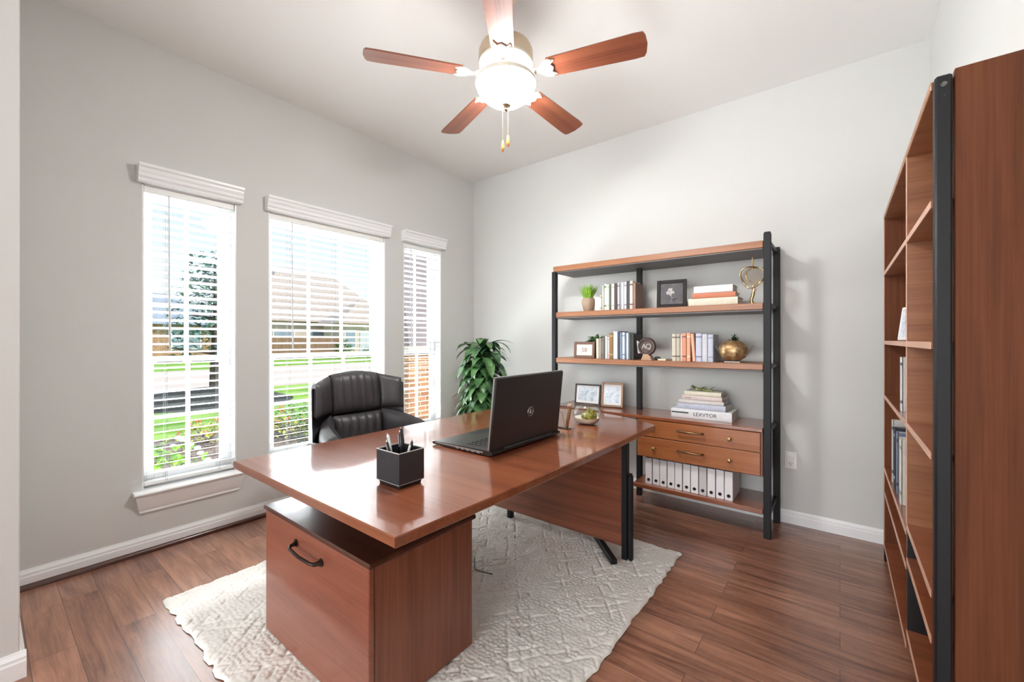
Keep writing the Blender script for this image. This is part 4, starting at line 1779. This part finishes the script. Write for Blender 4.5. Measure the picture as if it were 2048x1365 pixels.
# its books
def side_book(label, y, z, t_, h, col, x=.212, group='books in the tall bookcase', band=None):
    # book() puts the spine to -y; turn it so the spine looks to -x
    return book(label, (x, y, z+.0006), t_, h, .125, col, group, rotz=-PI/2, band=band)
side_book('grey ring-bound book standing furthest left in the tall bookcase', 2.885, .545, .045, .315, S(196, 194, 186), band=S(90, 88, 84))
side_book('navy blue book in the tall bookcase beside the grey ring-bound one', 2.775, .545, .040, .295, S(40, 48, 70), band=S(150, 160, 180))
side_book('black book in the tall bookcase between the blue spines', 2.725, .545, .030, .298, S(34, 34, 40))
side_book('slate blue book in the tall bookcase right of the black one', 2.665, .545, .050, .292, S(112, 124, 146), band=S(60, 66, 84))
side_book('white book with grey blotches in the tall bookcase next to the divider', 2.540, .545, .080, .285, S(230, 226, 216), band=S(160, 156, 148))
side_book('white speckled book alone on the upper bookcase shelf behind the divider', 2.500, .958, .055, .235, S(226, 224, 222), band=S(90, 88, 92))
t, pic = frame('picture_frame', 'white frame leaning edge-on behind the divider in the tall bookcase', (.248, 2.715, 1.266), .13, .160, M['white'], blue_photo, .014, -PI/2+.22, .12)

# ------------------------------------------------------------------ corner plant
t = thing('potted_plant', 'tall leafy green plant in the far corner between window and shelving', 'plant', (-2.72, 3.03, 0))
b = B()
b.lathe([(0, 0), (.115, 0), (.120, .02), (.150, .46), (.158, .50), (.158, .535), (.146, .535), (.142, .50), (0, .495)], n=36)
obj('pot', b, M['terracotta'], t, 40)
b = B()
b.lathe([(0, .496), (.140, .500), (.10, .512), (0, .516)], n=24)
obj('soil', b, M['soil'], t, 60)
rnd = random.Random(21)
b = B()
stems = []
for k in range(7):
    a = 2*PI*k/7+rnd.uniform(-.3, .3)
    r1 = rnd.uniform(.02, .12)
    top = rnd.uniform(.95, 1.24)
    pts = [(.04*math.cos(a), .04*math.sin(a), .50), (r1*.6*math.cos(a), r1*.6*math.sin(a), .75), (r1*math.cos(a)-.03, r1*math.sin(a)-.03, top)]
    b.tube(pts, [.011, .009, .006], 7)
    stems.append(pts)
obj('stems', b, M['stem'], t, 60)
b = B()
for k in range(230):
    st = rnd.choice(stems)
    f = .15+.85*rnd.random()
    p0, p1, p2 = [Vector(q) for q in st]
    q = p1.lerp(p2, f*2-1) if f > .5 else p0.lerp(p1, f*2)
    az = rnd.uniform(0, 2*PI)
    ln = rnd.uniform(.22, .34)
    ex, ey = q.x+math.cos(az)*ln*.85-2.72, q.y+math.sin(az)*ln*.85+3.03
    if ex < LX+.05 or ey > BY-.05:
        continue
    leaf(b, q, az, rnd.uniform(.1, .9), ln, rnd.uniform(.085, .125), rnd.uniform(1.5, 2.6), .16, rnd.uniform(-.7, .7), 8)
for k in range(16):
    st = stems[k % 7]
    leaf(b, st[2], rnd.uniform(0, 6.28), rnd.uniform(.6, 1.2), rnd.uniform(.18, .26), .10, rnd.uniform(1.2, 2.2), .16, rnd.uniform(-.4, .4), 8)
obj('leaves', b, M['leaf'], t, 60)

# ------------------------------------------------------------------ outdoors
GZ = -.25
def ground(name, x0, x1, y0, y1, z, mat, label, cat, kind=None, th=.2):
    o = obj(name, B().box(x0, x1, y0, y1, z-th, z), mat)
    tag(o, label, cat, None, kind)
    return o
lawn_m = leafmat('lawn_green', S(104, 150, 34), S(150, 190, 60), .9, 1.2)
ground('lawn', -75, -3.44, -40, 75, GZ, lawn_m, 'sunlit green lawn outside the windows', 'lawn', 'stuff')
road_m = plain('pale_concrete', S(214, 194, 176), .9, vary=.05, vscale=2)
ground('street', -25.2, -14.5, -40, 75, GZ+.02, road_m, 'pale concrete street crossing beyond the lawn', 'street', None, .02)
mulch_m = art('mulch', [(.3, S(58, 46, 40)), (.5, S(118, 98, 84)), (.7, S(168, 146, 126))], 34, .3)
mulch_m.node_tree.nodes['Principled BSDF'].inputs['Roughness'].default_value = .95
ground('mulch_bed', -7.9, -3.44, -3, 12, GZ+.03, mulch_m, 'brown bark mulch bed below the windows', 'mulch', 'stuff', .03)


def bush(label, x, y, r, h, mat, n=260, lsz=.07, flowers=None, fmat=None, seed=0, group='shrubs below the windows', z=GZ+.03):
    rnd = random.Random(seed)
    t = thing('shrub', label, 'shrub', (x, y, z), 0, group)
    b = B()
    for k in range(7):
        a = rnd.uniform(0, 6.28)
        b.tube([(0, 0, -.02), (.3*r*math.cos(a), .3*r*math.sin(a), h*.4), (.7*r*math.cos(a), .7*r*math.sin(a), h*.75)], [.012, .008, .004], 5)
    obj('stems', b, M['stem'], t, 60)
    b = B()
    for k in range(n):
        a = rnd.uniform(0, 6.28)
        ph = math.asin(rnd.uniform(-.1, 1))
        q = rnd.uniform(.55, 1.0)
        c = (r*q*math.cos(ph)*math.cos(a), r*q*math.cos(ph)*math.sin(a), h*.25+h*.72*q*math.sin(ph))
        leaf(b, c, rnd.uniform(0, 6.28), rnd.uniform(-.2, 1.1), lsz*rnd.uniform(.7, 1.3), lsz*.5, .6, .3, n=3)
    obj('foliage', b, mat, t, 60)
    if flowers:
        b = B()
        for k in range(flowers):
            a = rnd.uniform(0, 6.28)
            ph = math.asin(rnd.uniform(.2, 1))
            c = (r*1.02*math.cos(ph)*math.cos(a), r*1.02*math.cos(ph)*math.sin(a), h*.3+h*.74*math.sin(ph))
            b.ellipsoid(c, lsz*.30, lsz*.30, lsz*.2, 7, 5)
        obj('flowers', b, fmat, t, 60)
    return t


fresh = leafmat('fresh_green', S(84, 142, 30), S(170, 214, 70), .5, 9)
midg = leafmat('mid_green', S(40, 84, 36), S(112, 158, 62), .5, 9)
yell = leafmat('yellow_green', S(150, 166, 40), S(224, 208, 96), .5, 9)
wfl = plain('white_petals', S(246, 244, 240), .6)
rfl = plain('orange_petals', S(226, 112, 70), .6)
bush('bright green shrub with white flowers at the left of the nearest window', -4.75, .95, .42, .62, fresh, 340, .10, 14, wfl, 1)
bush('dark green low shrub under the nearest window', -4.35, .98, .28, .40, midg, 220, .07, 8, wfl, 2)
bush('yellow and coral flowering plant at the lawn edge, left one', -7.2, 2.05, .34, .34, yell, 240, .07, 40, rfl, 3)
bush('yellow and coral flowering plant at the lawn edge, middle one', -7.1, 2.75, .36, .32, yell, 240, .07, 36, rfl, 4)
bush('yellow-green shrub right of the coral flowers at the lawn edge', -6.6, 2.95, .36, .36, yell, 240, .07, 8, rfl, 5)
bush('small pale plant in the mulch of the nearest window', -5.2, 1.75, .22, .20, fresh, 120, .05, 10, wfl, 6)
bush('rounded green shrub with orange flowers behind the chair window', -6.6, 3.15, .45, .55, midg, 380, .07, 26, rfl, 7)
bush('fresh green shrub in the middle window beside the orange flowers', -6.0, 3.45, .50, .50, fresh, 380, .08, 10, wfl, 8)
bush('leafy green shrub with white flowers left of the chair back', -5.6, 3.55, .42, .62, midg, 340, .09, 16, wfl, 9)
bush('dark clipped shrub low in the middle window', -5.3, 2.75, .42, .36, leafmat('shade_green', S(34, 58, 40), S(70, 100, 66), .5, 9), 300, .05, None, None, 10)
bush('yellow-green shrub at the foot of the brick pier', -5.1, 4.55, .30, .30, yell, 200, .06, 6, wfl, 12)


def tree(label, x, y, z0, h, r, cz, mat, n, lsz, seed, trunk=.10, group='trees outside'):
    rnd = random.Random(seed)
    t = thing('tree', label, 'tree', (x, y, z0), 0, group)
    b = B()
    b.tube([(0, 0, .0), (.02, 0, h*.25), (0, .03, h*.6), (.02, 0, h*.92)], [trunk, trunk*.8, trunk*.5, trunk*.15], 10)
    for k in range(9):
        a = rnd.uniform(0, 6.28)
        zb = rnd.uniform(h*.25, h*.7)
        b.tube([(0, 0, zb), (r*.7*math.cos(a), r*.7*math.sin(a), zb+rnd.uniform(.1, .6))], [trunk*.35, trunk*.1], 6)
    obj('trunk', b, plain('bark', S(84, 70, 58), .9, bump=1, bscale=30), t, 60)
    b = B()
    for k in range(n):
        a = rnd.uniform(0, 6.28)
        q = rnd.random()**.45
        ph = rnd.uniform(-PI/2, PI/2)
        zz = cz+(h-cz)*.5*(1+math.sin(ph)*q)
        wd = r*(1-.55*max(0, (zz-cz)/(h-cz)))
        c = (wd*q*math.cos(ph*.7)*math.cos(a), wd*q*math.cos(ph*.7)*math.sin(a), zz)
        leaf(b, c, rnd.uniform(0, 6.28), rnd.uniform(-.6, .9), lsz*rnd.uniform(.6, 1.3), lsz*.5, .5, .3, n=3)
    obj('crown', b, mat, t, 60)
    return t


teal = leafmat('bluish_green', S(60, 104, 92), S(150, 188, 170), .6, 3)
tree('young bluish-green tree on the lawn in the nearest window', -12.6, 3.75, GZ, 3.75, 1.35, .95, teal, 1500, .16, 31, .13)
t = thing('mulch_mound', 'dark mulch ring around the young tree on the lawn', 'mulch', (-12.4, 3.55, GZ))
b = B()
b.lathe([(0, .34), (.5, .30), (1.1, .20), (1.6, .08), (1.9, 0), (0, -.01)], n=32, wob=lambda th, z: 1+.06*math.sin(3*th))
obj('mound', b, plain('dark_mulch', S(52, 52, 46), .95, bump=1, bscale=40, vary=.3, vscale=14), t, 60)

brick_m, n_, p_ = newmat('brown_brick')
tcn = N(n_, 'ShaderNodeTexCoord')
mpn = N(n_, 'ShaderNodeMapping')
mpn.inputs['Rotation'].default_value = (PI/2, 0, 0)
brn = N(n_, 'ShaderNodeTexBrick')
brn.inputs['Scale'].default_value = 1
brn.inputs['Brick Width'].default_value = .22
brn.inputs['Row Height'].default_value = .075
brn.inputs['Mortar Size'].default_value = .008
brn.inputs['Color1'].default_value = S(150, 98, 62)
brn.inputs['Color2'].default_value = S(186, 132, 88)
brn.inputs['Mortar'].default_value = S(212, 190, 164)
cmb = N(n_, 'ShaderNodeCombineXYZ')
sxp = N(n_, 'ShaderNodeSeparateXYZ')
adn = N(n_, 'ShaderNodeMath', operation='ADD')
n_.links.new(tcn.outputs['Object'], sxp.inputs[0])
n_.links.new(sxp.outputs['X'], adn.inputs[0])
n_.links.new(sxp.outputs['Y'], adn.inputs[1])
n_.links.new(adn.outputs[0], cmb.inputs[0])
n_.links.new(sxp.outputs['Z'], cmb.inputs[1])
n_.links.new(cmb.outputs[0], brn.inputs['Vector'])
n_.links.new(brn.outputs['Color'], p_.inputs['Base Color'])
p_.inputs['Roughness'].default_value = .9
M['brick'] = brick_m
M['roof'] = plain('taupe_shingle', S(176, 160, 146), .9, bump=.6, bscale=12, vary=.1, vscale=6)
M['roof2'] = plain('mauve_grey_shingle', S(136, 124, 124), .9, bump=.6, bscale=12, vary=.1, vscale=6)
M['stucco'] = plain('beige_stucco', S(214, 196, 176), .9, vary=.05)
M['win_dark'] = plain('house_window', S(150, 164, 176), .2)

# steep gabled brick porch pier close by
t = thing('brick_pier', 'brown brick porch pier with steep grey gable seen in the window by the corner', 'building', (-5.75, 4.5, GZ))
b = B()
b.box(-.35, .42, -.32, .30, .035, 1.30)
obj('brickwork', b, M['brick'], t)
b = B()
b.box(-.38, .47, -.37, .35, 1.30, 1.42, .01)
obj('stone_cap', b, M['stucco'], t)
b = B()
b.prism([(-.36, 1.42), (.46, 1.42), (.36, 2.0), (-.02, 3.5), (-.36, 3.9)], -.34, .32, 1)
obj('gable_roof', b, M['roof2'], t)


def house(label, x, y, wx, wy, hz, rz, ridge, wall_m, roof_m, wins=(), garage=None):
    t = thing('house', label, 'house', (x, y, GZ), 0, 'houses across the street')
    b = B()
    b.box(-wx, 0, -wy/2, wy/2, 0, hz)
    obj('wall', b, wall_m, t)
    b = B()
    e = .5
    vs = [(e, -wy/2-e, hz), (e, wy/2+e, hz), (-wx-e, wy/2+e, hz), (-wx-e, -wy/2-e, hz), (-wx*.5, -ridge/2, rz), (-wx*.5, ridge/2, rz)]
    b.add(vs, [(0, 1, 5, 4), (1, 2, 5), (2, 3, 4, 5), (3, 0, 4), (0, 3, 2, 1)])
    obj('roof', b, roof_m, t)
    for yy, z0, ww, hh in wins:
        b = B()
        b.box(-.02, .05, yy-ww/2-.08, yy+ww/2+.08, z0-.08, z0+hh+.08)
        f_ = obj('window', b, M['trim'], t)
        b = B()
        b.box(.04, .06, yy-ww/2, yy+ww/2, z0, z0+hh)
        obj('pane', b, M['win_dark'], f_)
    if garage:
        b = B()
        b.box(-.02, .06, garage[0], garage[1], 0, 2.3)
        obj('garage_door', b, plain('garage_white', S(206, 208, 214), .6), t)
    return t


house('beige house with tall hipped roof filling the middle window view', -37, 20.5, 12, 13, 3.1, 8.6, 5, M['stucco'], M['roof'], ((-4.5, 1.0, 1.6, 1.2), (-1.5, 1.0, 1.2, 1.3)), (3.8, 6.2))
house('smaller front-gabled wing of pale brick in the middle window view', -33.0, 21.6, 2.9, 5.4, 2.9, 5.2, .2, M['stucco'], M['roof'], ((-1.9, .9, .9, 1.4),), (-1.0, 2.2))
house('brick house with grey roof at the left of the nearest window', -37, 6.8, 11, 10, 2.6, 5.2, 5, M['brick'], plain('blue_grey_shingle', S(150, 158, 164), .9, vary=.1), ((2.5, .9, 1.6, 1.3), (-2.0, .9, 1.2, 1.3)))
house('pale house beyond the brick pier in the corner window', -33, 33.5, 10, 9, 2.8, 6.2, 3, M['stucco'], M['roof'], ((-2, .9, 1.4, 1.3),))
# board fence between the houses
t = thing('board_fence', 'brown board fence across the street in the middle window', 'fence', (-33, 15.6, GZ))
b = B()
rnd = random.Random(2)
for k in range(44):
    y = -3.2+k*.15
    b.box(-.02, .02, y, y+.14, 0, 1.75+rnd.uniform(-.02, .02))
b.box(-.06, -.02, -3.2, 3.4, .3, .4)
b.box(-.06, -.02, -3.2, 3.4, 1.3, 1.4)
obj('boards', b, plain('fence_boards', S(150, 116, 92), .9, vary=.15, vscale=5), t)
bush('dark green bush at the end of the fence across the street', -31.5, 18.2, .8, 1.7, midg, 400, .2, None, None, 14, 'bushes across the street', GZ)
bush('low green bush by the pale garage across the street', -31.5, 20.4, .6, .9, midg, 300, .16, None, None, 15, 'bushes across the street', GZ)
bush('green bush right of the brick pier in the corner window', -12.0, 11.2, .8, 1.4, midg, 400, .16, None, None, 16, 'bushes across the street', GZ)
